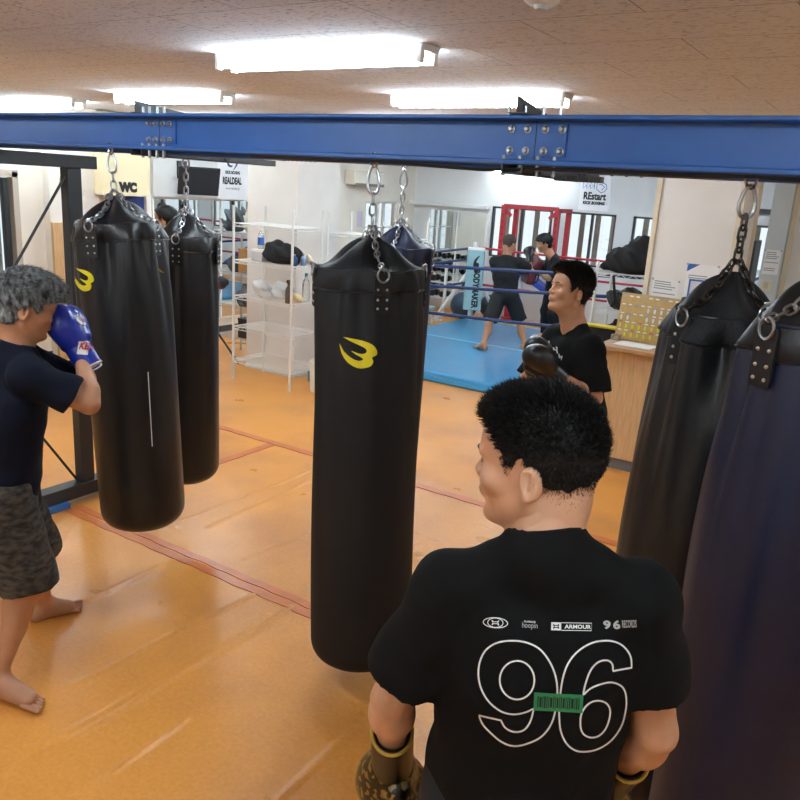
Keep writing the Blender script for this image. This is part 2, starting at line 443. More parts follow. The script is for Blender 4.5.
def leg(F, hip, kn, an, toe, s, bare=True, toes=True):
    hip, kn, an, toe = map(np.array, (hip, kn, an, toe))
    F.cap(hip, kn, .086*s, .056*s, .03); F.cap(kn, an, .053*s, .036*s, .02)
    sh = an-kn; f = toe-an; f[2] = 0; f /= np.linalg.norm(f)
    F.ell(kn+sh*.3-f*.02, (.05*s, .05*s, .12*s), None, .03)
    F.cap(kn+f*.012, kn+f*.012+sh*.06, .047*s, .045*s, .02)
    heel = an-f*.035; heel[2] = an[2]-.045*s; ball = toe-f*.06; side = np.cross(f, [0, 0, 1.])
    fl = an[2]-.075*s
    heel[2] = fl+.03*s; ball[2] = fl+.022*s
    F.cap(an, heel, .034*s, .03*s, .02); F.cap(heel, ball, .03*s, .024*s, .02, flat=(side, 1.25)); F.cap(an+f*.01, ball, .034*s, .024*s, .03, flat=(side, 1.3))
    F.ell(an+side*.03, (.012, .012, .012), None, .01); F.ell(an-side*.03, (.012, .012, .012), None, .01)
    return f, side, ball, fl
def toes_of(F, f, side, ball, fl, s, inner):
    for i in range(5):
        o = ((-.036, -.0145, .003, .0195, .035)[i])*s*inner; ln = (.068, .064, .057, .048, .037)[i]*s; r = (.0125, .0088, .0083, .008, .0078)[i]*s
        b = ball+side*o*-1; b[2] = fl+.016*s; e = b+f*ln; e[2] = fl+r; F.cap(b, e, r*.8, r*.88, .0015)
def hand(F, wr, d, palm, s, curl=0.9, thumb=1):
    d = d/np.linalg.norm(d); palm = palm-d*(palm@d); palm /= np.linalg.norm(palm); sd = np.cross(d, palm)*thumb
    F.cap(wr, wr+d*.07*s, .026*s, .034*s, .015, flat=(palm, .5))
    for i in range(4):
        b = wr+d*.078*s+sd*(.027-.018*i)*s; L = (.07, .077, .072, .058)[i]*s; dd = d.copy(); p = b
        for j, fr in enumerate((.45, .3, .25)):
            a = curl*(j+.6)*.75; dd = d*math.cos(a)+palm*math.sin(a); q = p+dd*L*fr; F.cap(p, q, (.0095-.001*j)*s, (.0088-.001*j)*s, .004); p = q
    b = wr+d*.02*s+sd*.026*s; q = b+(d*.6+sd*.7+palm*.3)*.035*s; F.cap(b, q, .014*s, .011*s, .012); F.cap(q, q+(d*.8+palm*.5)*.035*s, .011*s, .009*s, .004)

def glove(parent, wr, d, palm, s, m_body, m_cuff, m_trim=None, name='boxing_glove', thumb=1, cufflen=.085, h=.005, cr=.047):
    """boxing glove closed round a fist: mitt, thumb and cuff; wr = wrist, d = forearm direction"""
    wr = np.array(wr, float); d = np.array(d, float); d /= np.linalg.norm(d); palm = np.array(palm, float); palm = palm-d*(palm@d); palm /= np.linalg.norm(palm)
    sd = np.cross(d, palm)*thumb; R = np.stack([sd, d, -palm], 1)
    if np.linalg.det(R) < 0: R = np.stack([-sd, d, -palm], 1)
    F = Field(wr-.3*s, wr+.3*s, h)
    F.ell(wr+d*.125*s-palm*.012*s, (.06*s, .082*s, .06*s), R, .02)
    F.ell(wr+d*.15*s+palm*.022*s, (.056*s, .052*s, .045*s), R, .02)
    F.ell(wr+d*.06*s, (.047*s, .06*s, .043*s), R, .03)
    F.cap(wr+d*.055*s+sd*.045*s+palm*.01*s, wr+d*.135*s+sd*.05*s+palm*.04*s, .024*s, .023*s, .008)
    F.cap(wr+d*.1*s+palm*.075*s-sd*.04*s, wr+d*.1*s+palm*.075*s+sd*.03*s, .012*s, .012*s, .01, 'sub')
    V, Q = F.mesh(); g = arr_mesh(name, V, Q, m_body, parent, 2)
    C = Field(wr-.25*s, wr+.25*s, h)
    C.cap(wr-d*cufflen*s*1.3, wr+d*.06*s, cr*s, .044*s, 0, clip0=.22, clip1=.93, flat=(palm, .88))
    C.cap(wr-d*cufflen*s*2.2, wr-d*cufflen*s*.6, (cr-.007)*s, (cr-.014)*s, .006, 'sub')
    V, Q = C.mesh(); arr_mesh('cuff', V, Q, m_cuff, g, 1)
    if m_trim:
        a = wr-d*(cufflen*1.3-(cufflen*1.3+.06)*.22)*s; r = (cr-.002)*s; pts = [a+(sd*math.cos(t)+palm*.88*math.sin(t))*r for t in np.linspace(0, 2*PI, 28)[:-1]]
        MB().tube(pts, .0035*s, 6, closed=True).build('cuff_piping', m_trim, g, smooth=True)
    return g

class Person:
    def __init__(p, label, root, phi, height=1.70, J=None, group=None):
        p.s = height/1.70; p.phi = rad(phi)
        p.e = empty('person', root, p.phi, label, 'person', group)
        p.M = Matrix.Translation(Vector(root)) @ Matrix.Rotation(p.phi, 4, 'Z'); p.Mi = p.M.inverted()
        s = p.s
        D = dict(pelvis=(0, 0, .94*s), chest=(0, .0, 1.24*s), neck=(0, -.015*s, 1.43*s), head=(0, .015*s, 1.565*s),
                 shL=(-.175*s, -.01, 1.375*s), shR=(.175*s, -.01, 1.375*s), elL=(-.22*s, -.02, 1.09*s), elR=(.22*s, -.02, 1.09*s),
                 wrL=(-.22*s, .1, .87*s), wrR=(.22*s, .1, .87*s), hipL=(-.09*s, 0, .88*s), hipR=(.09*s, 0, .88*s), knL=(-.1*s, .02, .475*s), knR=(.1*s, .02, .475*s),
                 anL=(-.11*s, -.01, .08*s), anR=(.11*s, -.01, .08*s), toL=(-.13*s, .17*s, .0), toR=(.13*s, .17*s, .0))
        if J:
            for k, v in J.items(): D[k] = v
        p.J = {k: np.array(v, float) for k, v in D.items()}
    def loc(p, w): return np.array(p.Mi @ Vector(w))
    def torso(p, F, inf=0.0, k=.03):
        J = p.J; s = p.s; P, C, N = J['pelvis'], J['chest'], J['neck']; lat = J['shR']-J['shL']; lat /= np.linalg.norm(lat)
        up = C-P; up /= np.linalg.norm(up); fr = np.cross(up, lat); R = np.stack([np.cross(fr, up), fr, up], 1); R[:, 0] = np.cross(R[:, 1], R[:, 2])
        fw = R[:, 1]
        F.ell(P, np.array([.155, .112, .12])*s+inf, R, k); F.cap(P+up*.05, C-up*.05, .132*s+inf, .15*s+inf, k, flat=(fw, .74))
        F.ell(C+up*.0, np.array([.168, .112, .16])*s+inf, R, k)
        a = J['shL']-lat*-.045*s; b = J['shR']-lat*.045*s
        F.cap(a-[0, 0, .02], b-[0, 0, .02], .06*s+inf, .06*s+inf, k, flat=(fw, 1.05))
        for q in ('shL', 'shR'):
            F.cap(N+(0, -.01, -.015), J[q]+[0, 0, .0], .042*s+inf, .042*s+inf, k); F.ell(J[q], np.array([.05, .056, .055])*s+inf, None, k)
        F.ell(C+up*.03-fw*.055*s, np.array([.13, .06, .12])*s+inf, R, k)
        return R
    def arm(p, F, side, s=None):
        J = p.J; s = p.s; a, b, c = J['sh'+side], J['el'+side], J['wr'+side]
        F.cap(a, b, .05*s, .039*s, .02); F.ell((a+b)/2, (.046*s, .046*s, .05*s), None, .03)
        F.cap(b, c, .039*s, .027*s, .012); F.ell(b+(c-b)*.25, (.043*s, .043*s, .045*s), None, .03)
    def body(p, m, h=.006, hh=.003, hands=None, toes=False, headrot=(0, 0, 0), hs=.95, bare=True):
        J = p.J; s = p.s; pts = np.array(list(J.values())); lo = pts.min(0)-.16; hi = pts.max(0)+.16; lo[2] = min(lo[2]+.1, pts[:, 2].min()-.03)
        F = Field(lo, hi, h); p.torso(F)
        F.cap(J['neck']-[0, 0, .03], J['head']+(J['neck']-J['head'])*.25, .058*s, .054*s, .02)
        for q in 'LR': p.arm(F, q)
        if hands:
            for q, pl, th, cu in hands:
                dd = J['wr'+q]-J['el'+q]; hand(F, J['wr'+q], dd, np.array(pl, float), s, cu, th)
        tl = []; extra = []
        for q, sg in (('L', -1), ('R', 1)): tl.append(leg(F, J['hip'+q], J['kn'+q], J['an'+q], J['to'+q], s)+(sg,))
        if toes:
            for f, sd, ball, fl, sg in tl:
                T_ = Field(ball-.13, ball+.13, .003); T_.cap(ball-f*.06, ball, .026*s, .0235*s, .01, flat=(sd, 1.3)); toes_of(T_, f, sd, ball, fl, s, sg); extra.append(T_.mesh())
        zs = min(t[3] for t in tl)
        p.R = head_rot(*headrot); p.hs = hs*s; hc = J['head']
        cut = J['neck']+(J['head']-J['neck'])*.12; nn = (J['head']-J['neck']); nn /= np.linalg.norm(nn)
        # trunk and limbs stop just above the collar; the head block carries on from there with a finer grid
        G = Field(hc-.2*s-.02, hc+.17*s, hh); p.T = head_field(G, hc, p.R, p.hs)
        G.cap(J['neck']-[0, 0, .03], hc+p.R @ np.array([0, -.03, -.035])*s, .058*s, .052*s, .02)
        G.cap(J['neck']+[0, .03, .0], hc+p.R @ np.array([0, .03, -.07])*s, .035*s, .03*s, .03)
        for q in ('shL', 'shR'): G.cap(J['neck']+(0, -.01, -.005), J[q], .045*s, .045*s, .03)
        G.clip(J['neck']-nn*.035*s, -nn)
        V, Q = F.mesh(); V2, Q2 = G.mesh()
        V = np.concatenate([V, V2]); Q = np.concatenate([Q, Q2+len(V)-len(V2)])
        for v_, q_ in extra: Q = np.concatenate([Q, q_+len(V)]); V = np.concatenate([V, v_])
        p.b = arr_mesh('body', V, Q, m, p.e, 1); return p.b
    def shirt(p, m, name='t_shirt', h=.006, sleeve=.6, hem=.86, inf=.012, sl_r=.07, wr=.004, vneck=0.0, collar=.062, loose=.0, inner=True):
        J = p.J; s = p.s; lo = np.min([J[k] for k in ('pelvis', 'shL', 'shR', 'elL', 'elR', 'neck')], 0)-.17; hi = np.max([J[k] for k in ('neck', 'shL', 'shR', 'elL', 'elR')], 0)+.17
        lo[2] = min(lo[2], hem*s-.03); F = Field(lo, hi, h); R = p.torso(F, inf, .035)
        P, C = J['pelvis'], J['chest']
        F.cap((P[0], P[1], min(P[2]-.12, hem*s)), C-[0, 0, .02], .152*s+loose, .158*s+loose*.5, .03, flat=(R[:, 1], .76))
        F.clip((0, 0, hem*s), (0, 0, -1))
        for q in 'LR':
            a, b = J['sh'+q], J['el'+q]; sv = sleeve[q] if isinstance(sleeve, dict) else sleeve
            F.cap(a, b, .066*s, sl_r*s, .025, clip1=sv)
            if inner: F.cap(a+(b-a)*(sv-.04), b, .052*s, .054*s, .003, 'sub')
        if wr:
            F.warp(lambda X, Y, Z: wr*(np.sin(X*31+Z*23+2*np.sin(Z*9))*np.sin(Y*27-Z*17+X*11)+.6*np.sin(X*57-Z*38+Y*21)*np.sin(Z*29+X*13)))
        nk = J['neck']; hd = J['head']; u = (hd-nk)/np.linalg.norm(hd-nk)
        
        if vneck: F.cap(nk+u*.005, nk+u*.2, collar*s, (collar+.02)*s, .006, 'sub')
        else: F.cap(nk-u*.05, nk+u*.022, (collar+.006)*s, (collar+.002)*s, .03, clip1=1.0); F.cap(nk-u*.04, nk+u*.2, (collar-.006)*s, (collar-.004)*s, .002, 'sub')
        
        if vneck: F.cap(nk+R[:, 1]*.1+[0, 0, -.01-vneck*.4], nk+R[:, 1]*.12+[0, 0, .1], .028*s, .07*s, .006, 'sub'); F.cap(nk+R[:, 1]*.115+[0, 0, -.03-vneck], nk+R[:, 1]*.1+[0, 0, .02], .008*s, .045*s, .006, 'sub')
        V, Q = F.mesh(); p.sh = arr_mesh(name, V, Q, m, p.e, 2)
        if not vneck:
            R2 = np.array(Vector((0, 0, 1)).rotation_difference(Vector(u)).to_matrix()); c0 = nk+u*.022
            MB().tube([c0+R2 @ np.array([(collar-.001)*s*math.cos(t), (collar-.001)*s*math.sin(t), 0]) for t in np.linspace(0, 2*PI, 41)[:-1]], .006*s, 8, closed=True).build('collar', m, p.sh, smooth=True)
        return p.sh
    def shorts(p, m, name='shorts', frac=.85, h=.008, r0=.105, r1=.1, top=1.02, wr=.004):
        J = p.J; s = p.s; pts = np.array([J[k] for k in ('pelvis', 'hipL', 'hipR', 'knL', 'knR')]); lo = pts.min(0)-.18; hi = pts.max(0)+.18
        if frac > 1.05: lo[2] = 0.0; lo[:2] = np.minimum(lo[:2], np.min([J['anL'], J['anR']], 0)[:2]-.12); hi[:2] = np.maximum(hi[:2], np.max([J['anL'], J['anR']], 0)[:2]+.12)
        F = Field(lo, hi, h); F.ell(J['pelvis']-[0, 0, .0], np.array([.17, .128, .135])*s, None, .03)
        for q in 'LR':
            a, b = J['hip'+q], J['kn'+q]; F.cap(a, b, r0*s, r1*s, .035, clip1=min(frac, 1.3))
            if frac > 1.05: F.cap(b, J['an'+q], r1*s, r1*.8*s, .02, clip1=.93)
            else: F.cap(a+(b-a)*(frac-.03), a+(b-a)*1.3, (r1-.03)*s, (r1-.03)*s, .004, 'sub')
        F.clip((0, 0, top*s), (0, 0, 1))
        F.warp(lambda X, Y, Z: wr*np.sin(X*35+Z*19)*np.sin(Y*31-Z*23))
        V, Q = F.mesh(); return arr_mesh(name, V, Q, m, p.e, 2)
    def decal(p, name, target, V2, F2, m, off=.0015):
        """lay a flat figure (in picture coordinates) onto the cloth, following its surface"""
        bv = BVHTree.FromPolygons([p.M @ v.co for v in target.data.vertices], [tuple(q.vertices) for q in target.data.polygons])
        return lay(name, bv, V2, F2, m, target, p.Mi, off)
def lay(name, bv, V2, F2, m, parent, Mi, off=.0015):
    out = []; ok = []
    for u, v in V2:
        r = ray(u, v).normalized(); h = bv.ray_cast(EYE, r)
        if h[0] is None: out.append(None); continue
        n = h[1]; n = n if n.dot(r) < 0 else -n
        out.append(Mi @ (h[0]+n*off))
    last = [o for o in out if o is not None]
    if not last: return None
    F2 = [f for f in F2 if all(out[i] is not None for i in f)]
    out = [o if o is not None else last[0] for o in out]
    me = bpy.data.meshes.new(name); me.from_pydata(out, [], F2); me.update()
    return link_mesh(name, me, m, parent)
def text_px(txt, cx, cy, size, sx=1.0, ang=0.0, bold=0.0, space=1.0, skew=0.0):
    vs, fs = text_mesh(txt, 1.0, bold, 1.0, space=space); c, s = math.cos(rad(ang)), math.sin(rad(ang)); out = []
    for x, y in vs:
        x = (x+skew*y)*sx*size; y = -y*size; out.append((cx+x*c-y*s, cy+x*s+y*c))
    return out, fs
# ------------------------------------------------------------ shared materials
WHITE = mat('white_paint', '#e6e2da', .6, noise=.03, nscale=3, bump=.05, bscale=60)
WALLW = mat('white_wall_paper', '#dcdddc', .7, noise=.03, nscale=2, bump=.12, bscale=180, stretch=(1, 1, .25))
CREAM = mat('cream_wall', '#e9e3d6', .65, noise=.04, nscale=2.5, bump=.06, bscale=90)
PILL = mat('pillar_paper', '#e6e2dc', .6, noise=.03, nscale=4, bump=.05, bscale=120)
GREYB = mat('pale_grey_paint', '#c9cfd0', .55, noise=.03, nscale=3)
STEEL = mat('brushed_steel', '#a9adb1', .28, metal=1.0)
CHROME = mat('chrome', '#c6c8cb', .15, metal=1.0)
BLKM = mat('black_metal', '#2b2f33', .45, spec=.5, noise=.1, nscale=30)
DKSTEEL = mat('dark_grey_steel', '#45474a', .5, noise=.12, nscale=20)
BLUEB = mat('blue_beam_paint', '#2b5fa8', .42, spec=.5, noise=.06, nscale=8, bump=.05, bscale=30)
BLK = mat('black_plastic', '#141517', .4)
BLKC = mat('black_cloth', '#131417', .85, bump=.2, bscale=200)
WPLA = mat('white_plastic', '#ecebe6', .4)
WIRE = mat('white_coated_wire', '#ddddd8', .4)
TUBE = mat('lit_tube', (.80, .92, 1.0, 1), emit=17.0)
GLASS = mat('window_glass', (1, 1, 1, 1), .02, trans=1.0)
MIRROR = mat('mirror_silver', '#dfe6e6', .02, metal=1.0)
RED = mat('red_paint', '#b0222c', .4)
YEL = mat('logo_yellow', '#d9c91c', .45)
INK = mat('black_ink', '#15161a', .6)
NAVYINK = mat('navy_ink', '#22306a', .6)
BLUEINK = mat('blue_ink', '#4b86b8', .6)
PAPER = mat('paper', '#ecebe8', .7)
WOOD = mat('pale_wood_laminate', '#d3ae80', .45, noise=.12, nscale=14, stretch=(6, 6, .5), bump=.03, bscale=60)
WOODT = mat('counter_top_laminate', '#b98f66', .35, noise=.1, nscale=10)
TAN = mat('tan_board', '#bf9f63', .6, noise=.08, nscale=40)
CLEARP = mat('clear_plastic', (.9, .95, .96, 1), .12, trans=.85)
CLEARF = mat('thin_plastic_film', '#dcdfe0', .3, alpha=.55)
# ------------------------------------------------------------ floor
def floor_material():
    m = bpy.data.materials.new('orange_mat_vinyl'); m.use_nodes = True; nt = m.node_tree; N = nt.nodes; L = nt.links; b = N['Principled BSDF']
    tc = N.new('ShaderNodeTexCoord')
    def noise(sc, det, st=(1, 1, 1)):
        mp = N.new('ShaderNodeMapping'); mp.inputs['Scale'].default_value = st; L.new(tc.outputs['Object'], mp.inputs[0])
        n = N.new('ShaderNodeTexNoise'); n.inputs['Scale'].default_value = sc; n.inputs['Detail'].default_value = det; L.new(mp.outputs[0], n.inputs['Vector']); return n
    n1 = noise(1.3, 6); r = N.new('ShaderNodeValToRGB'); L.new(n1.outputs['Fac'], r.inputs[0])
    r.color_ramp.elements[0].position = .34; r.color_ramp.elements[0].color = srgb('#cf8012'); r.color_ramp.elements[1].position = .56; r.color_ramp.elements[1].color = srgb('#e8950f')
    n3 = noise(60, 3); mx = N.new('ShaderNodeMix'); mx.data_type = 'RGBA'; mx.inputs['Factor'].default_value = .12; L.new(r.outputs[0], mx.inputs['A']); L.new(n3.outputs['Fac'], mx.inputs['B'])
    v = N.new('ShaderNodeTexVoronoi'); v.inputs['Scale'].default_value = 24; v.inputs['Randomness'].default_value = 1; L.new(tc.outputs['Object'], v.inputs['Vector'])
    lt = N.new('ShaderNodeMath'); lt.operation = 'LESS_THAN'; lt.inputs[1].default_value = .012; L.new(v.outputs['Distance'], lt.inputs[0])
    n4 = noise(2.2, 1); gt = N.new('ShaderNodeMath'); gt.operation = 'GREATER_THAN'; gt.inputs[1].default_value = .9; L.new(n4.outputs['Fac'], gt.inputs[0])
    ml = N.new('ShaderNodeMath'); ml.operation = 'MULTIPLY'; L.new(lt.outputs[0], ml.inputs[0]); L.new(gt.outputs[0], ml.inputs[1])
    m2 = N.new('ShaderNodeMix'); m2.data_type = 'RGBA'; L.new(ml.outputs[0], m2.inputs['Factor']); L.new(mx.outputs['Result'], m2.inputs['A']); m2.inputs['B'].default_value = srgb('#8a5a22')
    L.new(m2.outputs['Result'], b.inputs['Base Color'])
    n2 = noise(2.5, 5); mr = N.new('ShaderNodeMapRange'); mr.inputs['To Min'].default_value = .2; mr.inputs['To Max'].default_value = .42; L.new(n2.outputs['Fac'], mr.inputs['Value']); L.new(mr.outputs[0], b.inputs['Roughness'])
    b.inputs['Specular IOR Level'].default_value = .4
    w = noise(3.2, 4, (1.6, .7, 1)); w.inputs['Distortion'].default_value = 1.2
    bp = N.new('ShaderNodeBump'); bp.inputs['Strength'].default_value = .22; bp.inputs['Distance'].default_value = .01; L.new(w.outputs['Fac'], bp.inputs['Height']); L.new(bp.outputs[0], b.inputs['Normal'])
    return m
FLOORM = floor_material()
RIDGES = [(-2.5, 1.62, -2.45, 2.60, .012, .006), (-2.24, .9, -2.21, 2.62, .016, .008), (-2.28, 1.3, -2.26, 2.5, .01, .004), (-1.98, 1.1, -1.98, 1.75, .011, .006),
          (-1.46, 1.3, -1.44, 2.1, .015, .007), (-3.03, 1.7, -3.01, 2.63, .02, .006), (-2.02, 2.75, -2.3, 3.3, .01, .004), (-3.2, 3.0, -3.24, 4.2, .012, .005),
          (-2.75, 2.85, -2.6, 4.3, .014, .004), (-3.38, 2.8, -3.36, 4.1, .012, .005), (-1.9, 3.1, -1.3, 3.5, .016, .008), (-1.7, 2.9, -1.2, 3.2, .013, .007), (-2.1, 3.5, -1.5, 3.6, .013, .006),
          (-1.75, 3.35, -1.35, 3.75, .01, .006), (-2.0, 3.15, -1.6, 3.3, .01, .006), (-1.55, .7, -1.5, 1.3, .012, .005)]
rr_ = random.Random(4)
for _ in range(26):
    x_, y_, a_, l_ = rr_.uniform(-2.3, -1.0), rr_.uniform(2.85, 4.3), rr_.uniform(-.5, 1.0), rr_.uniform(.08, .3); RIDGES.append((x_, y_, x_+l_*math.cos(a_), y_+l_*math.sin(a_), rr_.uniform(.008, .015), rr_.uniform(.003, .007)))
def floor_height(X, Y):
    Z = np.zeros_like(X)
    for x0, y0, x1, y1, w, h in RIDGES:
        dx, dy = x1-x0, y1-y0; L2 = dx*dx+dy*dy; t = ((X-x0)*dx+(Y-y0)*dy)/L2; tc = np.clip(t, 0, 1)
        d = np.hypot(X-x0-tc*dx+.008*np.sin(Y*9+x0*7), Y-y0-tc*dy); Z += 1.3*h*np.exp(-(d/w)**2)*(.75+.25*np.sin(t*7+x0*5))
    Z += .0012*np.sin(X*3.1+1)*np.sin(Y*2.3)
    return Z
fx = np.unique(np.concatenate([np.linspace(-14, -5, 10), np.arange(-5, .6, .012), np.linspace(.6, 4, 5)])); fy = np.unique(np.concatenate([np.linspace(-4, .4, 6), np.arange(.4, 4.6, .014), np.linspace(4.6, 15, 14)]))
GX, GY = np.meshgrid(fx, fy, indexing='ij'); GZ = floor_height(GX, GY); GZ -= .0014
nI, nJ = GX.shape; ii = np.arange(nI*nJ).reshape(nI, nJ); FQ = np.stack([ii[:-1, :-1], ii[1:, :-1], ii[1:, 1:], ii[:-1, 1:]], -1).reshape(-1, 4)
fl = arr_mesh('floor', np.stack([GX, GY, GZ], -1).reshape(-1, 3), FQ, FLOORM); fl['kind'] = 'structure'
TAPE = mat('orange_tape', '#cf7440', .3, noise=.1, nscale=12, bump=.1, bscale=20)
def tape(name, x0, x1, y0, y1, label, z=.0025, along='x', group='tape strips over the floor mat joints'):
    n = max(2, int((x1-x0 if along == 'x' else y1-y0)/.03)); mb = MB(); vs = []; fs = []
    for i in range(n+1):
        t = i/n; wob = .003*math.sin(i*.9)+.002*math.sin(i*.37)
        if along == 'x': a, b = (x0+(x1-x0)*t, y0+wob), (x0+(x1-x0)*t, y1+wob*.6)
        else: a, b = (x0+wob, y0+(y1-y0)*t), (x1+wob*.6, y0+(y1-y0)*t)
        for q in (a, b):
            zz = float(floor_height(np.array([q[0]]), np.array([q[1]]))[0]) if q[1] < 4.7 else 0
            vs += [(q[0], q[1], zz*.6-.001), (q[0], q[1], zz*.6+z)]
    for i in range(n):
        o = 4*i; fs += [(o+1, o+3, o+7, o+5), (o, o+4, o+6, o+2), (o, o+1, o+5, o+4), (o+2, o+6, o+7, o+3)]
    mb.add(vs, fs); o = mb.build(name, TAPE, None); return tag(o, label, 'tape', group)
tape('floor_tape', -4.0, .6, 2.60, 2.65, 'near strip of the doubled orange tape seam below the punching bags')
tape('floor_tape', -4.0, .6, 2.665, 2.715, 'far strip of the doubled orange tape seam below the punching bags')
tape('floor_tape', -7.0, .6, 4.38, 4.45, 'faded orange tape seam running left to right in front of the wire shelves')
tape('floor_tape', -3.99, -3.92, 3.3, 4.37, 'short orange tape strip meeting the shelf side tape seam at a right angle', along='y')

# ------------------------------------------------------------ ceiling
def ceiling_material():
    m = bpy.data.materials.new('acoustic_ceiling_board'); m.use_nodes = True; nt = m.node_tree; N = nt.nodes; L = nt.links; b = N['Principled BSDF']; b.inputs['Roughness'].default_value = .9
    tc = N.new('ShaderNodeTexCoord'); mp = N.new('ShaderNodeMapping'); mp.inputs['Scale'].default_value = (34, 130, 1); L.new(tc.outputs['Object'], mp.inputs[0])
    n = N.new('ShaderNodeTexNoise'); n.inputs['Scale'].default_value = 1; n.inputs['Detail'].default_value = 2; L.new(mp.outputs[0], n.inputs['Vector'])
    r = N.new('ShaderNodeValToRGB'); r.color_ramp.elements[0].position = .33; r.color_ramp.elements[0].color = srgb('#9b9a9e'); r.color_ramp.elements[1].position = .42; r.color_ramp.elements[1].color = srgb('#dcdee2'); L.new(n.outputs['Fac'], r.inputs[0])
    mp2 = N.new('ShaderNodeMapping'); mp2.inputs['Location'].default_value = (.9, -.02, 0); L.new(tc.outputs['Object'], mp2.inputs[0])
    br = N.new('ShaderNodeTexBrick'); br.inputs['Scale'].default_value = 1; br.inputs['Brick Width'].default_value = .91; br.inputs['Row Height'].default_value = .455; br.inputs['Mortar Size'].default_value = .002; br.inputs['Mortar Smooth'].default_value = .2
    br.offset = .5; L.new(mp2.outputs[0], br.inputs['Vector'])
    mx = N.new('ShaderNodeMix'); mx.data_type = 'RGBA'; L.new(br.outputs['Fac'], mx.inputs['Factor']); L.new(r.outputs[0], mx.inputs['A']); mx.inputs['B'].default_value = srgb('#6b625b'); L.new(mx.outputs['Result'], b.inputs['Base Color'])
    bp = N.new('ShaderNodeBump'); bp.inputs['Strength'].default_value = .4; bp.inputs['Distance'].default_value = .004; L.new(r.outputs[0], bp.inputs['Height']); L.new(bp.outputs[0], b.inputs['Normal'])
    return m
CZ = 2.6
structure('ceiling', MB().b2((-14, -4, CZ), (4, 15, CZ+.1)), ceiling_material())
# ------------------------------------------------------------ walls
LX, BY = -7.6, 12.0
# left wall: door opening Y 4.42..4.62 (z<1.9), mirror/openings below the transom, window near the corner
wl = MB()
wl.b2((LX-.15, -4, 0), (LX, 3.7, CZ)); wl.b2((LX-.15, 3.7, 1.9), (LX, 4.6, CZ)); wl.b2((LX-.15, 4.6, 0), (LX, 10.55, CZ))
wl.b2((LX-.15, 10.55, 1.76), (LX, 11.5, CZ)); wl.b2((LX-.15, 10.55, 0), (LX, 11.5, .9)); wl.b2((LX-.15, 11.5, 0), (LX, BY+.15, CZ))
structure('wall_left', wl, CREAM)
WX = [(-6.07, -4.99), (-4.73, -3.96), (-3.70, -2.5), (-2.1, -.9)]
wb = MB(); xs = [LX-.15]+[a for w in WX for a in w]+[4.0]
for i in range(0, len(xs)-1, 2): wb.b2((xs[i], BY, 0), (xs[i+1], BY+.15, CZ))
for a, b in WX: wb.b2((a, BY, 1.80), (b, BY+.15, CZ)); wb.b2((a, BY, 0), (b, BY+.15, .98))
structure('wall_back', wb, WALLW)
structure('wall_right', MB().b2((3.2, -4, 0), (3.35, BY, CZ)), CREAM)
structure('wall_front', MB().b2((LX, -3.1, 0), (3.2, -2.95, CZ)), CREAM)
structure('trim_1', MB().b2((LX, 11.86, 1.74), (-6.12, BY, 1.80)), WALLW)
structure('baseboard_left', MB().b2((LX, 4.6, 0), (LX+.012, 11.9, .08)), DKSTEEL)
FRAME = mat('dark_window_frame', '#34373a', .4); LOUV = mat('outside_louvre', '#a19a8c', .6)
SKYP = mat('outside_panel', '#dbe9ef', .6, noise=.1, nscale=1.2)
for i, (a, b) in enumerate(WX):
    w = empty('window_%d' % (i+1), ((a+b)/2, BY, 1.0)); w['kind'] = 'structure'
    f = MB(); W = b-a
    for x in (-W/2+.015, 0, W/2-.015): f.b2((x-.018, .02, -.02), (x+.018, .07, .8))
    f.b2((-W/2, .02, .77), (W/2, .07, .8)); f.b2((-W/2, .02, -.02), (W/2, .07, .01)); f.build('window_frame', FRAME, w)
    MB().b2((-W/2+.02, .04, 0), (W/2-.02, .045, .78)).build('pane', GLASS, w)
    l = MB(); n = max(3, int(W/.24))
    for k in range(n):
        x = -W/2+(k+.35)*W/n; l.box((x, .42, .35), (.085, .02, 1.1), (0, 0, rad(25)))
    l.build('outside_louvre', LOUV, w)
    s = MB(); s.b2((-W/2, -.03, -.04), (W/2, .02, -.015)); s.build('window_sill', WALLW, w)
w = empty('window_5', (LX, 11.02, 1.33)); w['kind'] = 'structure'
f = MB()
for y in (-.46, -.08, .1, .46): f.b2((-.08, y-.02, -.43), (-.03, y+.02, .43))
f.b2((-.08, -.47, .4), (-.03, .47, .43)); f.b2((-.08, -.47, -.43), (-.03, .47, -.4)); f.b2((-.08, -.47, .0), (-.03, .47, .02)); f.build('window_frame', WPLA, w); MB().b2((-.06, -.45, -.42), (-.055, .45, .42)).build('pane', GLASS, w)
# sky
wd = bpy.data.worlds.new('sky'); SC.world = wd; wd.use_nodes = True; wd.node_tree.nodes['Background'].inputs[0].default_value = (.80, .92, 1.0, 1); wd.node_tree.nodes['Background'].inputs[1].default_value = .42

# pillars
p1 = MB().b2((-5.95, 6.15, 0), (-5.27, 6.82, CZ)); structure('wall_pillar_left', p1, PILL)
structure('baseboard_pillar', MB().b2((-5.96, 6.14, 0), (-5.26, 6.83, .03)), GREYB)
p2 = MB().b2((-1.74, 6.22, 0), (-1.15, 6.85, CZ)); structure('wall_pillar_right', p2, PILL)
EDGE = mat('cream_edge_strip', '#dccfb4', .5)
for i, (x, y) in enumerate(((-1.745, 6.215), (-1.145, 6.215), (-1.145, 6.855))): structure('trim_%d' % (i+2), MB().b2((x-.018, y-.018, 0), (x+.018, y+.018, CZ)), EDGE)
structure('wall_partition', MB().b2((-1.02, 8.0, 0), (3.2, 8.1, CZ)), WHITE)
structure('trim_5', MB().b2((-1.20, 7.9, 0), (-1.035, 8.1, CZ)), GREYB)
structure('trim_6', MB().b2((-1.03, 7.965, 0), (-.985, 7.998, CZ)), EDGE)
structure('trim_7', MB().b2((-2.4, 11.9, 1.95), (-.2, 11.995, 2.02)), BLKM)

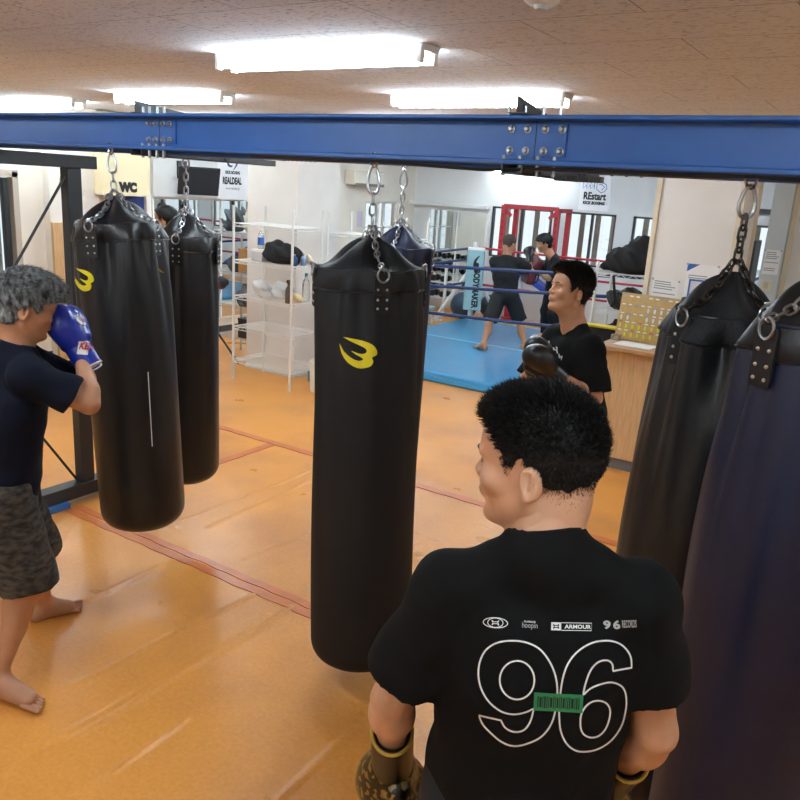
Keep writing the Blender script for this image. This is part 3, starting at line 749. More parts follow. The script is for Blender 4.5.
# left wall fittings
LF = LX+.004
d = empty('door_1', (LX, 4.15, 0)); d['kind'] = 'structure'
mb = MB(); mb.b2((-.05, -.45, 0), (.03, -.41, 1.9)); mb.b2((-.05, .41, 0), (.03, .47, 1.92)); mb.b2((-.05, -.45, 1.87), (.03, .47, 1.94)); mb.build('door_frame', mat('beige_frame', '#b9b0a2', .5), d)
mb = MB(); mb.b2((-.09, -.41, 0), (-.05, .3, 1.87)); mb.build('door_panel', mat('grey_door', '#7f8685', .4), d); MB().b2((-.07, .33, .02), (-.0, .38, 1.86)).build('track', BLKM, d)
MB().tube([(-.04, .1+.02*math.cos(t), 1.1+.03*math.sin(t)) for t in np.linspace(-2, 2, 8)], .006, 6).build('door_handle', BLKM, d)
structure('trim_8', MB().b2((LX, 4.9, 0), (LX+.10, 5.5, CZ)), WHITE)
cl = empty('wall_clock', (LX+.10, 5.14, 1.86), 0, 'round beige clock high on the white wall strip behind the black post', 'clock')
MB().lathe([(.0, 0), (.115, 0), (.12, .02), (.105, .035), (.1, .03), (0, .03)], 28, (0, 0, 0), (0, PI/2, 0)).build('clock_case', mat('beige_plastic', '#c9bfa8', .5), cl, smooth=True)
MB().lathe([(0, .031), (.098, .031), (0, .033)], 24, (0, 0, 0), (0, PI/2, 0)).build('clock_face', PAPER, cl)
wp = MB().b2((LX+.10, 4.9, 0), (LX+.14, 5.35, 1.44)).build('wood_panel', WOOD); tag(wp, 'tall pale wooden panel standing against the wall behind the black steel post', 'panel')
nt = MB().b2((LX+.143, 5.14, .95), (LX+.146, 5.34, 1.42)).build('wall_notice', PAPER); tag(nt, 'long white paper hung on the tall wooden panel', 'notice')
bx = empty('toilet_sign_box', (LX+.12, 5.79, 1.97), 0, 'cream overhead box lettered WC above the blue door', 'sign')
MB().b2((-.12, -.35, -.22), (.12, .26, .6)).build('box_body', mat('cream_box', '#e0d2ac', .5), bx, bevel=.004); MB().b2((-.125, -.36, -.235), (.135, .27, -.215)).build('bottom_rail', EDGE, bx)
flat_text('lettering', 'WC', .125, INK, bx, (.121, -.03, -.15), (0, 1, 0), (0, 0, 1), bold=.012, sx=1.0)
d = empty('door_2', (LX, 5.96, 0)); d['kind'] = 'structure'
MB().b2((0, -.28, 0), (.04, .17, 1.72)).build('door_panel', mat('blue_door', '#243a80', .45), d); MB().b2((0, .17, 0), (.08, .24, 1.76)).build('door_frame', WHITE, d); MB().b2((.04, -.1, 1.2), (.05, .1, 1.5)).build('door_window', mat('frosted_pane', '#5a667e', .3), d); MB().cyl((.04, .1, .95), (.09, .1, .95), .015).build('door_handle', STEEL, d)
structure('trim_9', MB().b2((LX, 6.26, 1.73), (LX+.05, 7.78, CZ)), WALLW)
mi = empty('wall_mirror', (LX+.01, 7.0, .2), 0, 'wide wall mirror below the white panel and the television', 'mirror')
MB().b2((0, -.72, 0), (.008, .9, 1.5)).build('mirror_glass', MIRROR, mi)
mb = MB(); 
for y in (-.73, -.2, .35, .9): mb.b2((0, y-.012, -.02), (.02, y+.012, 1.52))
mb.b2((0, -.73, -.02), (.02, .9, 0)); mb.build('mirror_frame', WPLA, mi)
mi = empty('wall_mirror', (-6.7, BY-.012, .35), 0, 'wall mirror in the far corner left of the ring windows', 'mirror')
MB().b2((-.55, 0, 0), (.55, .008, 1.32)).build('mirror_glass', MIRROR, mi); mb = MB()
for x in (-.56, .0, .56): mb.b2((x-.012, -.008, -.02), (x+.012, .008, 1.34))
mb.build('mirror_frame', WPLA, mi)
tv = empty('television', (LX+.35, 6.68, 1.93), 0, 'black flat television tilted down from the wall under the dark cross beam', 'television')
R_ = Euler((0, rad(18), rad(-28))).to_matrix()
MB().box((0, 0, 0), (.035, .48, .33), R_).build('screen_case', BLK, tv, bevel=.004); MB().box(R_ @ Vector((.0185, 0, 0)), (.002, .45, .30), R_).build('screen', mat('dark_screen', '#2a2c31', .25), tv)
MB().cyl((0, 0, 0), (-.28, 0, .1), .02).box((-.29, 0, .12), (.02, .14, .2)).build('wall_arm', BLKM, tv)
bn = empty('banner', (LX+.052, 7.52, 1.98), 0, 'white banner lettered REALDEAL beside the television', 'banner')
MB().b2((0, -.27, -.26), (.004, .27, .42)).build('cloth', mat('banner_cloth', '#ebe9ea', .6), bn)
flat_text('lettering', 'REALDEAL', .115, INK, bn, (.004, -.01, -.03), (0, 1, 0), (0, 0, 1), bold=.006, sx=.62); flat_text('lettering', 'KICK BOXING', .05, INK, bn, (.004, 0, .075), (0, 1, 0), (0, 0, 1), bold=.003, sx=.8); flat_text('lettering', 'www.realdeal.jp', .045, INK, bn, (.004, 0, -.12), (0, 1, 0), (0, 0, 1), sx=.85)
V_, F_ = fill2(catmull([(-.10, .20), (-.085, .155), (-.03, .14), (.0, .165), (-.04, .165), (-.07, .19), (-.075, .23), (-.1, .26)], 4))
V2_, F2_ = fill2(catmull([(.0, .10), (.07, .16), (.11, .25), (.1, .33), (.085, .25), (.05, .17)], 4))
me = bpy.data.meshes.new('emblem'); me.from_pydata([(.006, x, y) for x, y in V_+V2_], [], F_+[tuple(i+len(V_) for i in f) for f in F2_]); link_mesh('emblem', me, NAVYINK, bn)
ac = empty('air_conditioner', (LX, 10.35, 2.1), 0, 'cream wall air conditioner left of the corner window', 'air conditioner')
MB().b2((0, -.4, -.1), (.2, .4, .12)).build('case', mat('aged_white_plastic', '#ddd7c8', .45), ac, bevel=.02); MB().b2((.17, -.38, -.112), (.206, .38, -.07)).build('vent_flap', mat('vent_grey', '#7e7a70', .5), ac)
nt = MB().b2((LX+.01, 10.3, 1.35), (LX+.014, 10.45, 1.6)).build('wall_notice', mat('lilac_paper', '#cdc7d6', .7)); tag(nt, 'small lilac notice on the wall below the air conditioner', 'notice')
# sign on back wall
sg = empty('banner', (-4.34, BY-.006, 2.08), 0, 'white sign lettered REstart KICK BOXING above the ring windows', 'sign')
MB().b2((-.24, 0, -.24), (.24, .005, .36)).build('cloth', mat('sign_white', '#eeeef0', .6), sg)
flat_text('lettering', 'REstart', .15, INK, sg, (0, -.001, -.03), (1, 0, 0), (0, 0, 1), bold=.006, sx=.8); flat_text('lettering', 'KICK BOXING', .06, INK, sg, (0, -.001, -.13), (1, 0, 0), (0, 0, 1), bold=.004, sx=.9)
st = []
for k in range(3): x = -.2+k*.06; st.append(([(x, .08), (x+.05, .125), (x, .17)], True))
st.append(([(-.02, .08), (-.02, .17)], False)); st.append(([(.02, .18), (.1, .18), (.16, .155), (.18, .1), (.15, .05), (.09, .03), (.05, .06), (.02, .08)], True)); st.append(([(.05, .15), (.1, .15), (.14, .11), (.1, .07)], False))
V_, F_ = poly2(st, .012); me = bpy.data.meshes.new('emblem'); me.from_pydata([(x, -.003, y) for x, y in V_], [], F_); link_mesh('emblem', me, BLUEINK, sg)

# ------------------------------------------------------------ ceiling lights
def fixture(cx, cy, label, length=1.25, rz=0):
    e = empty('ceiling_light', (cx, cy, CZ), rz, label, 'ceiling light', 'white twin tube ceiling lights')
    L = length/2; pr = [(-.075, -.0), (.075, 0), (.05, -.03), (-.05, -.03)]
    mb = MB(); mb.add([(x, a, b) for x in (-L, L) for a, b in pr], [(0, 1, 2, 3), (7, 6, 5, 4), (0, 4, 5, 1), (1, 5, 6, 2), (2, 6, 7, 3), (3, 7, 4, 0)]); mb.build('housing', mat('lamp_housing', '#cfcfcb', .4), e)
    for y in (-.055, .055):
        t = MB().cyl((-L+.03, y, -.055), (L-.03, y, -.055), .0165, 12).build('tube', TUBE, e, smooth=True)
        for x in (-L+.02, L-.02): MB().b2((x-.012, y-.016, -.078), (x+.012, y+.016, -.0)).build('socket', WPLA, e, bevel=.003)
    return e
fixture(-2.55, 3.10, 'long twin tube ceiling light nearest the camera above the middle bag')
fixture(-2.55, 4.68, 'twin tube ceiling light just above the blue beam in front of the ring')
fixture(-5.1, 4.42, 'twin tube ceiling light above the bolted beam joint on the left')
fixture(-7.9+.6, 4.72, 'twin tube ceiling light at the left edge of the photo')
for x, y in ((-2.5, .9), (.2, .6), (-5.2, 1.4), (-.9, -1.6), (-4, -1.6), (1.6, 3.2), (1.4, 5.6)): fixture(x, y, 'added twin tube ceiling light, out of view over the near floor')  # unseen fixtures added to light the near half of the room
for x, y in ((-6.4, 6.1), (-3.9, 6.1), (-6.2, 7.9), (-3.4, 7.7), (-6.0, 9.7), (-3.2, 9.7), (-.6, 9.6)): fixture(x, y, 'added twin tube ceiling light over the boxing ring, hidden by the blue beam')  # fixtures added out of sight behind the beam to brighten the far walls
sd = empty('smoke_detector', (-1.14, 2.47, CZ), 0, 'small round white smoke detector on the ceiling at the top edge', 'detector')
MB().lathe([(0, 0), (.055, 0), (.055, -.012), (.04, -.022), (0, -.022)], 24).build('base', WPLA, sd, smooth=True); MB().lathe([(0, -.02), (.025, -.02), (.02, -.035), (0, -.035)], 16).build('sensor_cap', GREYB, sd, smooth=True)

bl = empty('ceiling_light', (-5.45, 11.7, 2.39), 0, 'small tube light high in front of the far wall, seen just under the blue beam', 'ceiling light')
MB().b2((-.6, -.04, 0), (.6, .04, .03)).cyl((-.5, 0, .03), (-.5, 0, CZ-2.39), .006).cyl((.5, 0, .03), (.5, 0, CZ-2.39), .006).build('housing', WPLA, bl); MB().cyl((-.58, 0, -.03), (.58, 0, -.03), .02, 12).build('tube', TUBE, bl, smooth=True)
# ------------------------------------------------------------ steel frame
bt = empty('support_beam', (-1.2, 2.37, 2.10), 0, 'long blue steel H beam carrying the punching bags across the room', 'beam')
mb = MB(); x0, x1 = -3.6, 3.2
for a, b, c, d_ in ((-.07, .07, -.009, .007), (.015, .09, -.024, -.0085), (-.07, .07, .124, .137), (-.004, .004, .005, .13)): mb.b2((x0, a, c), (x1, b, d_))
mb.build('beam_section', BLUEB, bt, bevel=.005)
def bolt(parent, x, y, z, ax='y', r=.0085):
    rot = (PI/2, 0, 0) if ax == 'y' else (0, 0, 0)
    MB().lathe([(0, 0), (r*1.5, 0), (r*1.5, .003), (r, .004), (r, .012), (r*.6, .015), (0, .015)], 10, (x, y, z), rot).build('bolt', STEEL, parent, smooth=True)
for k, xc in enumerate((-2.80, -1.065)):
    bx_ = xc+1.2
    MB().b2((bx_-.1, -.010, .02), (bx_+.1, -.004, .118)).build('splice_plate', BLUEB, bt)
    MB().b2((bx_-.0012, -.0112, .009), (bx_+.0012, -.0098, .127)).build('joint_seam', BLK, bt)
    for dx in ((-.066, -.024, .024, .066) if k == 0 else (-.085, -.03, .03, .085)):
        for z in (.035, .1): bolt(bt, bx_+dx, -.010, z)
        MB().cyl((bx_+dx, -.045, -.042), (bx_+dx, -.045, .018), .007, 8).build('bolt', STEEL, bt); MB().cyl((bx_+dx, -.04, .13), (bx_+dx, -.04, .165), .005, 8).build('bolt', STEEL, bt)
for x in (-.98, -.94, -.90, -.86): 
    MB().b2((x+1.185, .0, -.05), (x+1.215, .03, -.032)).build('clamp', BLKM, bt)
if 0: MB().b2((-5.9+1.2, -.07, 0), (-3.6+1.2+.0, .07, .009)).b2((-5.9+1.2, -.07, .127), (-3.6+1.2, .07, .136)).b2((-5.9+1.2, -.004, .005), (-3.6+1.2, .004, .13)).build('beam_section', BLUEB, bt, bevel=.002)
ca_ = MB().tube([(-1.6+.2*i, .0+.004*math.sin(i*1.3), .004*math.sin(i)-.004*(i % 3)) for i in range(18)], .0055, 6).build('power_cable', BLK, None, smooth=True); ca_.location = (-.6, 2.291, 2.082); tag(ca_, 'black cable clipped along the underside of the blue beam', 'cable')
fr = empty('steel_frame', (-4.1, 2.3, 0), 0, 'black steel side frame carrying the left end of the blue beam', 'frame')
MB().b2((-.05, -1.0, 1.995), (.05, .66, 2.066)).build('top_rail', BLKM, fr, bevel=.004); MB().b2((-.05, -1.0, .03), (.05, .95, .115)).build('base_rail', BLKM, fr, bevel=.004)
for y in (-.75, .52): MB().b2((-.035, y-.045, .115), (.035, y+.045, 1.995)).build('post', BLKM, fr, bevel=.004)
MB().cyl((0.02, .47, 1.95), (.02, -.72, .2), .008, 8).build('brace_rod', BLKM, fr); MB().cyl((-.02, .47, .13), (-.02, -.72, 1.95), .008, 8).build('brace_rod', BLKM, fr)
for y in (-.8, .25, .85): MB().b2((-.09, y-.1, 0), (.09, y+.1, .032)).build('foot_pad', mat('blue_pad', '#3b6fae', .6), fr)
for X, lab in ((-3.30, 'thin black tie bar running back from the blue beam above the half hidden left bag'), (-1.36, 'thin black tie bar running back from the blue beam left of the REstart sign')):
    tb = empty('tie_bar', (X, 2.44, 2.112), 0, lab, 'bar', 'tie bars behind the blue beam'); MB().b2((-.012, 0, 0), (.012, 1.28, .016)).build('bar', BLKM, tb); MB().cyl((0, 1.26, .0), (0, 1.26, .035), .01, 8).build('bolt', STEEL, tb)
for X, Y0, Y1, Yt, zb, lab in ((-2.88, 2.30, 3.14, 2.88, 2.088, 'dark grey bracket bolted under and over the left joint of the blue beam'), (-1.1, 2.28, 2.97, 2.66, 2.084, 'dark grey bracket bolted under and over the right joint of the blue beam')):
    cb = empty('beam_bracket', (X, Y0, zb), 0, lab, 'bracket', 'dark brackets at the beam joints')
    mb = MB(); mb.b2((-.035, 0, -.022), (.035, Y1-Y0, -.018)).b2((-.035, 0, -.022), (-.031, Y1-Y0, .006)).b2((.031, 0, -.022), (.035, Y1-Y0, .006)); mb.build('lower_channel', DKSTEEL, cb)
    for yy in (.12, .5): 
        for sx in (-1, 1): MB().tube([(sx*.037, yy-.03, .004), (sx*.037, yy, -.02), (sx*.037, yy+.03, .004)], .0035, 5).build('hook_clip', BLK, cb)
    zt = 2.238-zb; mb = MB()
    for sx in (0,): mb.add([(sx*.03-.002, .0, zt), (sx*.03-.002, Yt-Y0, zt), (sx*.03-.002, .0, zt+.05), (sx*.03+.002, .0, zt), (sx*.03+.002, Yt-Y0, zt), (sx*.03+.002, .0, zt+.05)], [(0, 1, 2), (3, 5, 4), (0, 3, 4, 1), (1, 4, 5, 2), (2, 5, 3, 0)])
    mb.b2((-.03, 0, zt), (.03, Yt-Y0, zt+.003)); mb.build('upper_wedge', DKSTEEL, cb)
rl = empty('rear_rail', (-2.3, 3.735, 2.128), 0, 'thin dark rail behind the blue beam holding the rear bags', 'rail')
MB().b2((-1.05, -.02, 0), (4.6, .02, .022)).build('rail', BLKM, rl)
for k in range(8): MB().cyl((-1.02+.035*k, 0, -.014), (-1.02+.035*k, 0, .0), .007, 8).build('bolt', BLKM, rl)
for k in range(4): MB().cyl((.95+.07*k, 0, -.016), (.95+.07*k, 0, .0), .008, 8).build('bolt', BLKM, rl)
pk = part('clip', WPLA, rl, (.45, -.03, -.012), (.5, -.02, .004))
# ------------------------------------------------------------ punching bags
LEA = mat('black_bag_leather', '#17181b', .38, spec=.45, noise=.12, nscale=5, bump=.12, bscale=90)
LEAC = mat('black_bag_cloth', '#17181b', .62, spec=.3, bump=.15, bscale=160)
LEAN = mat('navy_bag_leather', '#141a33', .42, spec=.45, noise=.15, nscale=5, bump=.1, bscale=90)
RIV = mat('rivet_metal', '#d6d3cc', .3, metal=1.0)
BLKCH = mat('blackened_chain', '#4a4745', .35, metal=1.0)
def chain_mb(a, b, ll=.034, r=.0032, w=.0095, sag=0.0):
    a, b = Vector(a), Vector(b); d = b-a; n = max(1, int(round(d.length/(ll*.74)))); t = d.normalized(); u = t.orthogonal().normalized(); v = t.cross(u); mb = MB()
    for i in range(n):
        c = a+d*((i+.5)/n)+Vector((0, 0, -sag*math.sin(PI*(i+.5)/n))); q = u if i % 2 else v; h = ll/2-w
        pts = [c+t*h+(q*math.cos(x)+t*math.sin(x))*w for x in np.linspace(0, PI, 6)]+[c-t*h+(q*math.cos(x)+t*math.sin(x))*w for x in np.linspace(PI, 2*PI, 6)]
        mb.tube(pts, r, 6, closed=True)
    return mb
def carabiner(parent, top, L=.1, w=.026, r=.0055, m=None, ang=0.0, name='carabiner'):
    pts = []
    for k in range(24):
        a = 2*PI*k/24; z = -L/2-L/2*math.cos(a)*-1; 
        zz = -(1-math.cos(a))/2*L; ww = w*(.55+.45*(-zz/L))*math.sin(a)
        pts.append((top[0]+ww*math.cos(ang), top[1]+ww*math.sin(ang), top[2]+zz))
    MB().tube(pts, r, 8, closed=True).build(name, m or STEEL, parent, smooth=True)
def bag(X, Y, label, ztop, zapex, zbot, r, body_m, cover_m, lean=(0, 0), rot=0.0, chain_m=None, zr=None, seed=0, carab=.1, logo=None, folds=.012, group=None, tent=1.0, topw=.9, tl=.42, outer=(0, 1, 2, 3)):
    rs = np.random.default_rng(seed)
    e = empty('punching_bag', (X, Y, ztop), 0, label, 'punching bag', group, rot=(rad(lean[1]), rad(lean[0]), 0))
    za, zb = zapex-ztop, zbot-ztop; rim = za-.115 if zr is None else zr-ztop; band = .075
    n = 128; ph = rs.uniform(0, 6.28, 8)
    def rr(th, z):
        k = np.clip((rim-z)/tl, 0, 1); base = r*(topw+(1-topw)*np.sin(k*PI/2))
        dz = rim-z; A = folds*1.5*np.exp(-np.maximum(dz-band, 0)/.27)*np.clip(dz/band, 0, 1)
        f = A*(np.sin(5*th+ph[0])*.6+np.sin(9*th+ph[1]+dz*3)*.6+np.abs(np.sin(7*th+ph[2]-dz*2))*.7-.3)
        sag = .004*np.sin(2*th+ph[3]+dz*2.1)+.003*np.sin(3*th-dz*4+ph[4])
        q = np.clip((z-zb)/.12, 0, 1); rnd = (1-(1-q)**2.6)**(1/2.3)
        return (base+f+sag*np.clip(dz*3, 0, 1)+ .012*np.cos(4*(th-rot))*np.exp(-np.maximum(dz, 0)/.1))*rnd
    th = np.arange(n)*2*PI/n; zs = np.concatenate([np.linspace(rim, rim-.5, 46), np.linspace(rim-.5, zb+.13, 20)[1:], zb+.13-.13*np.sin(np.linspace(0, PI/2, 16))[1:]])
    VV = []; 
    for z in zs:
        R_ = rr(th, z); VV.append(np.stack([R_*np.cos(th), R_*np.sin(th), np.full(n, z)], 1))
    m_ = len(zs); V = np.concatenate(VV); idx = np.arange(m_*n).reshape(m_, n); Q = np.stack([idx[:-1], np.roll(idx[:-1], -1, 1), np.roll(idx[1:], -1, 1), idx[1:]], -1).reshape(-1, 4)[:, ::-1]
    b = arr_mesh('bag_body', V, Q, body_m, e)
    # gathered top cover, drawn up to the apex in four ridges
    VV = []; S = np.linspace(0, 1, 22)
    tent = tent*.7
    for s_ in S:
        base = rr(th, rim); lob = -np.cos(4*(th-rot)); z = rim+(za-rim)*(s_**1.0)+.03*tent*np.sin(PI*s_)*lob
        R_ = base*((1-s_)**1.05)*(1+.08*lob*np.sin(PI*s_)+.05*np.sin(11*th+ph[5])*np.sin(PI*s_)*s_)+.012*s_
        VV.append(np.stack([R_*np.cos(th), R_*np.sin(th), z+.004*np.sin(7*th+ph[6])*np.sin(PI*s_)], 1))
    m_ = len(S); V = np.concatenate(VV); idx = np.arange(m_*n).reshape(m_, n); Q = np.stack([idx[:-1], np.roll(idx[:-1], -1, 1), np.roll(idx[1:], -1, 1), idx[1:]], -1).reshape(-1, 4)
    arr_mesh('top_cover', V, Q, cover_m, e)
    VV = []
    for dz, o in ((-.002, .001), (.0, .006), (-.004, .009), (-band+.008, .008), (-band, .004), (-band-.002, .0)):
        R_ = rr(th, rim+dz-.0)+o; VV.append(np.stack([R_*np.cos(th), R_*np.sin(th), np.full(n, rim+dz)+.004*np.sin(5*th+ph[7])], 1))
    m_ = 6; V = np.concatenate(VV); idx = np.arange(m_*n).reshape(m_, n); Q = np.stack([idx[:-1], np.roll(idx[:-1], -1, 1), np.roll(idx[1:], -1, 1), idx[1:]], -1).reshape(-1, 4)[:, ::-1]
    arr_mesh('rim_band', V, Q, cover_m, e)
    R1 = rr(th, rim-band)+.004; MB().tube([(R1[i]*math.cos(th[i]), R1[i]*math.sin(th[i]), rim-band+.004*math.sin(5*th[i]+ph[7])) for i in range(0, n, 2)], .004, 6, closed=True).build('piping', BLK, e, smooth=True)
    cm = chain_m or STEEL
    for k in range(4):
        a = rot+k*PI/2+.0; ca, sa = math.cos(a), math.sin(a); rad_ = float(rr(np.array([a]), rim-.05)[0])+.007
        o = Vector((rad_*ca, rad_*sa, rim-.075)); out = Vector((ca, sa, 0)); tang = Vector((-sa, ca, 0)); Rm = Matrix((tang, out, Vector((0, 0, 1)))).transposed()
        st = MB().rbox((0, 0, 0), (.06, .14, .01), .012, 3, rot=Rm @ Euler((PI/2, 0, 0)).to_matrix()); st.v = [tuple(Vector(p)+o+Vector((0, 0, -.0))) for p in st.v]; so = st.build('strap', cover_m, e, bevel=.002)
        for zz in (-.05, -.02, .015):
            for xx in (-.016, .016): MB().lathe([(0, 0), (.005, 0), (.004, .003), (0, .004)], 8, o+tang*xx+Vector((0, 0, zz))+out*.005, Rm @ Euler((-PI/2, 0, 0)).to_matrix()).build('rivet', RIV, so, smooth=True)
        rc = o+Vector((0, 0, .064))+out*.008; MB().tube([rc+tang*.02*math.cos(t)+Vector((0, 0, .024*math.sin(t))) for t in np.linspace(0, 2*PI, 17)[:-1]], .0038, 6, closed=True).build('ring', STEEL, so, smooth=True)
        top = Vector((.012*ca, .012*sa, za+.03)); cp_ = [top]
        for s_ in (.7, .4, .12):
            z_ = rim+(za-rim)*(s_**1.0)-.03*tent*math.sin(PI*s_); q_ = rad_*((1-s_)**1.05)*(1-.08*math.sin(PI*s_))+.012*s_+(.009 if k in outer else -.012); cp_.append(Vector((q_*ca, q_*sa, z_+(.008 if k in outer else -.03))))
        cp_.append(rc+Vector((0, 0, .02))+out*.004); cc = MB()
        for q_ in range(4): t_ = chain_mb(cp_[q_], cp_[q_+1]); cc.add(t_.v, t_.f)
        cc.build('chain', cm, e, smooth=True)
    top = Vector((0, 0, -.03)); gap = -.03-(za+.03); L = min(carab, gap*.55)
    MB().tube([(.014*math.cos(t), 0, -.012+.024*math.sin(t)) for t in np.linspace(0, 2*PI, 15)[:-1]], .0045, 6, closed=True).build('shackle', CHROME, e, smooth=True)
    carabiner(e, (0, 0, -.028), L, m=STEEL, ang=rad(20)); z2 = -.028-L
    if z2-(za+.03) > .02: chain_mb((0, 0, z2+.004), (0, 0, za+.03), ll=.045, r=.004, w=.011).build('chain', cm, e, smooth=True)
    e['_r'] = r
    return e, b
def bag_bvh(e, b):
    M = Matrix.Translation(e.location) @ e.rotation_euler.to_matrix().to_4x4()
    return BVHTree.FromPolygons([M @ v.co for v in b.data.vertices], [tuple(q.vertices) for q in b.data.polygons]), M.inverted()
FLAME = [(.09, 0), (.33, .05), (.62, .12), (.87, .24), (.99, .42), (.99, .58), (.86, .66), (.90, .78), (.84, .93), (.68, 1), (.47, 1), (.22, .83), (.05, .53), (0, .20), (.1, .44), (.29, .66), (.5, .77), (.64, .71), (.45, .58), (.3, .44), (.5, .53), (.66, .54), (.73, .45), (.66, .34), (.4, .2)]
def flame(u0, v0, w, h, ang=0):
    P = []; 
    for x, y in FLAME: P.append((u0+x*w, v0+y*h))
    return fill2(catmull(P, 2), cell=w/7)
B = {}
e1, b1 = bag(-3.085, 2.325, 'black punching bag hit by the man in the blue gloves', 2.10, 1.88, .315, .20, LEA, LEA, lean=(-5.5, 0), rot=rad(-70), seed=1, folds=.016, carab=.09)
V_, F_ = flame(74, 268, 20, 23); bv, Mi = bag_bvh(e1, b1); lay('logo', bv, V_, F_, YEL, e1, Mi, .002)
V_, F_ = fill2([(151, 264), (158, 268), (164, 273), (160, 272)]); lay('logo', bv, V_, F_, YEL, e1, Mi, .002)
V_, F_ = poly2([([(148+i*.7, 372+i*12.4) for i in range(7)], False)], 1.0); lay('scratch', bv, V_, F_, PAPER, e1, Mi, .001)
bag(-3.30, 2.95, 'black punching bag half hidden behind the one being hit', 2.112, 1.80, .28, .172, LEA, LEA, rot=rad(-60), seed=2, folds=.01, carab=.05)
e3, b3 = bag(-1.675, 2.36, 'black punching bag with yellow logo hanging in the middle of the photo', 2.10, 1.83, .10, .20, LEAC, LEAC, lean=(-1.5, 0), rot=rad(-43), seed=3, folds=.012, outer=(0,))
V_, F_ = flame(340, 337, 37, 31); bv, Mi = bag_bvh(e3, b3); lay('logo', bv, V_, F_, YEL, e3, Mi, .002)
bag(-2.445, 3.735, 'dark navy punching bag behind the middle one', 2.128, 1.80, .22, .18, LEAN, LEAN, rot=rad(-70), seed=4, folds=.01)
bag(-.42, 2.36, 'black punching bag with blackened chains left of the navy one', 2.09, 1.83, .12, .20, LEA, LEAC, lean=(.5, 0), rot=rad(-30), seed=5, chain_m=BLKCH, folds=.016, carab=.085, topw=.72, tl=.75)
bag(-.145, 2.0, 'navy blue punching bag with black top cut by the right edge', 2.10, 1.88, .10, .205, LEAN, LEA, rot=rad(-126), seed=6, chain_m=STEEL, folds=.012, zr=1.765, topw=.72, tl=.7)
# ------------------------------------------------------------ the people
SKA = mat('skin_light', '#cf9c7c', .5, noise=.06, nscale=25, bump=.05, bscale=300, sss=.12)
SKB = mat('skin_tanned', '#b98564', .5, noise=.06, nscale=25, bump=.05, bscale=300, sss=.12)
LIPM = mat('lip', '#a8675a', .5); HAIRB = mat('black_hair', '#0d0c0c', .55, spec=.35); HAIRG = mat('greying_hair', '#2a2a2c', .5, spec=.4, col2='#8d8f90', nscale=70, stretch=(1, 1, .4)); HAIRS = mat('shaved_hair', '#4a3f39', .8)
BRAIDS = mat('dark_brow', '#15110f', .7)
TEEB = mat('black_tee', '#0c0c0d', .9, spec=.2, bump=.1, bscale=350); TEEN = mat('navy_tee', '#0e1322', .9, spec=.2, bump=.1, bscale=350); TEEG = mat('charcoal_tee', '#15171b', .85, bump=.1, bscale=300)
SHORTP = mat('patterned_shorts_cloth', '#17181b', .75, col2='#4a4742', nscale=26, detail=1.5, stretch=(1, 1, 2.2)); SHORTB = mat('black_shorts_cloth', '#0d0e11', .75)
WPRINT = mat('white_print', '#e9e8e4', .6); GPRINT = mat('green_print', '#2f8a58', .6)
GLB = mat('black_glove_leather', '#15161a', .35, bump=.1, bscale=60); GLBL = mat('blue_glove_leather', '#1c2f9a', .28, spec=.6, bump=.06, bscale=50); GOLD = mat('gold_trim', '#b79a45', .4, metal=.4); GLW = mat('white_glove_cuff', '#e6e4e2', .45)
GOLDP = mat('gold_print_leather', '#0f0e0c', .3, col2='#8a7236', nscale=75, detail=0)
for n_ in GOLDP.node_tree.nodes:
    if n_.type == 'VALTORGB': n_.color_ramp.elements[0].position = .56; n_.color_ramp.elements[1].position = .6
def relax(p, J): return {k: tuple(p.Mi @ Vector(v)) for k, v in J.items()}

# foreground man seen from behind
pa = Person('man seen from behind in black t-shirt with the outlined number 96', (-.45, 1.2, 0), 24, 1.70,
    dict(pelvis=(.005, .02, .93), chest=(.01, 0, 1.19), neck=(.005, -.02, 1.43), head=(-.022, .018, 1.553), shL=(-.155, -.01, 1.31), shR=(.172, -.01, 1.335),
         elL=(-.248, .0, 1.06), elR=(.236, .0, 1.08), wrL=(-.255, .12, .84), wrR=(.20, .14, .865)))
pa.body(SKA, h=.007, hh=.003, headrot=(70, -4, 2), hs=1.03, toes=True)
face_details(pa.b, pa.T, pa.R, pa.hs, BRAIDS, LIPM, BRAIDS, parent=pa.e)
hair_mesh('hair', pa.J['head'], pa.R, pa.hs, 'short', HAIRB, pa.e, h=.004, thick=.002, strands=34000, slen=.015, up=.45, fwd=.3, width=.001, top=.006)
pa.shirt(TEEB, h=.006, sleeve=dict(L=.75, R=.63), hem=.73, sl_r=.081, inf=.012, loose=.024, collar=.06)
pa.shorts(SHORTB, frac=.9, r0=.095, r1=.092)
def cr(x, y): return (460+x/4, 600+y/4)
NINE = [(78, 458), (165, 478), (180, 505), (205, 521), (235, 524), (262, 512), (283, 478), (295, 430), (262, 446), (215, 454), (165, 442), (118, 405), (88, 355), (76, 300), (82, 245), (105, 200), (145, 172), (200, 162), (262, 168), (315, 192), (352, 235), (378, 290), (388, 350), (384, 420), (365, 490), (325, 542), (270, 570), (215, 580), (165, 562), (118, 522), (92, 492)]
SIX = [(608, 283), (685, 268), (682, 225), (660, 190), (625, 168), (580, 162), (525, 172), (470, 205), (430, 255), (408, 320), (398, 400), (396, 460), (402, 520), (425, 570), (460, 598), (500, 603), (550, 592), (600, 560), (640, 505), (660, 440), (662, 385), (645, 345), (605, 328), (560, 335), (520, 352), (492, 378), (500, 335), (520, 280), (550, 247), (585, 240), (605, 255)]
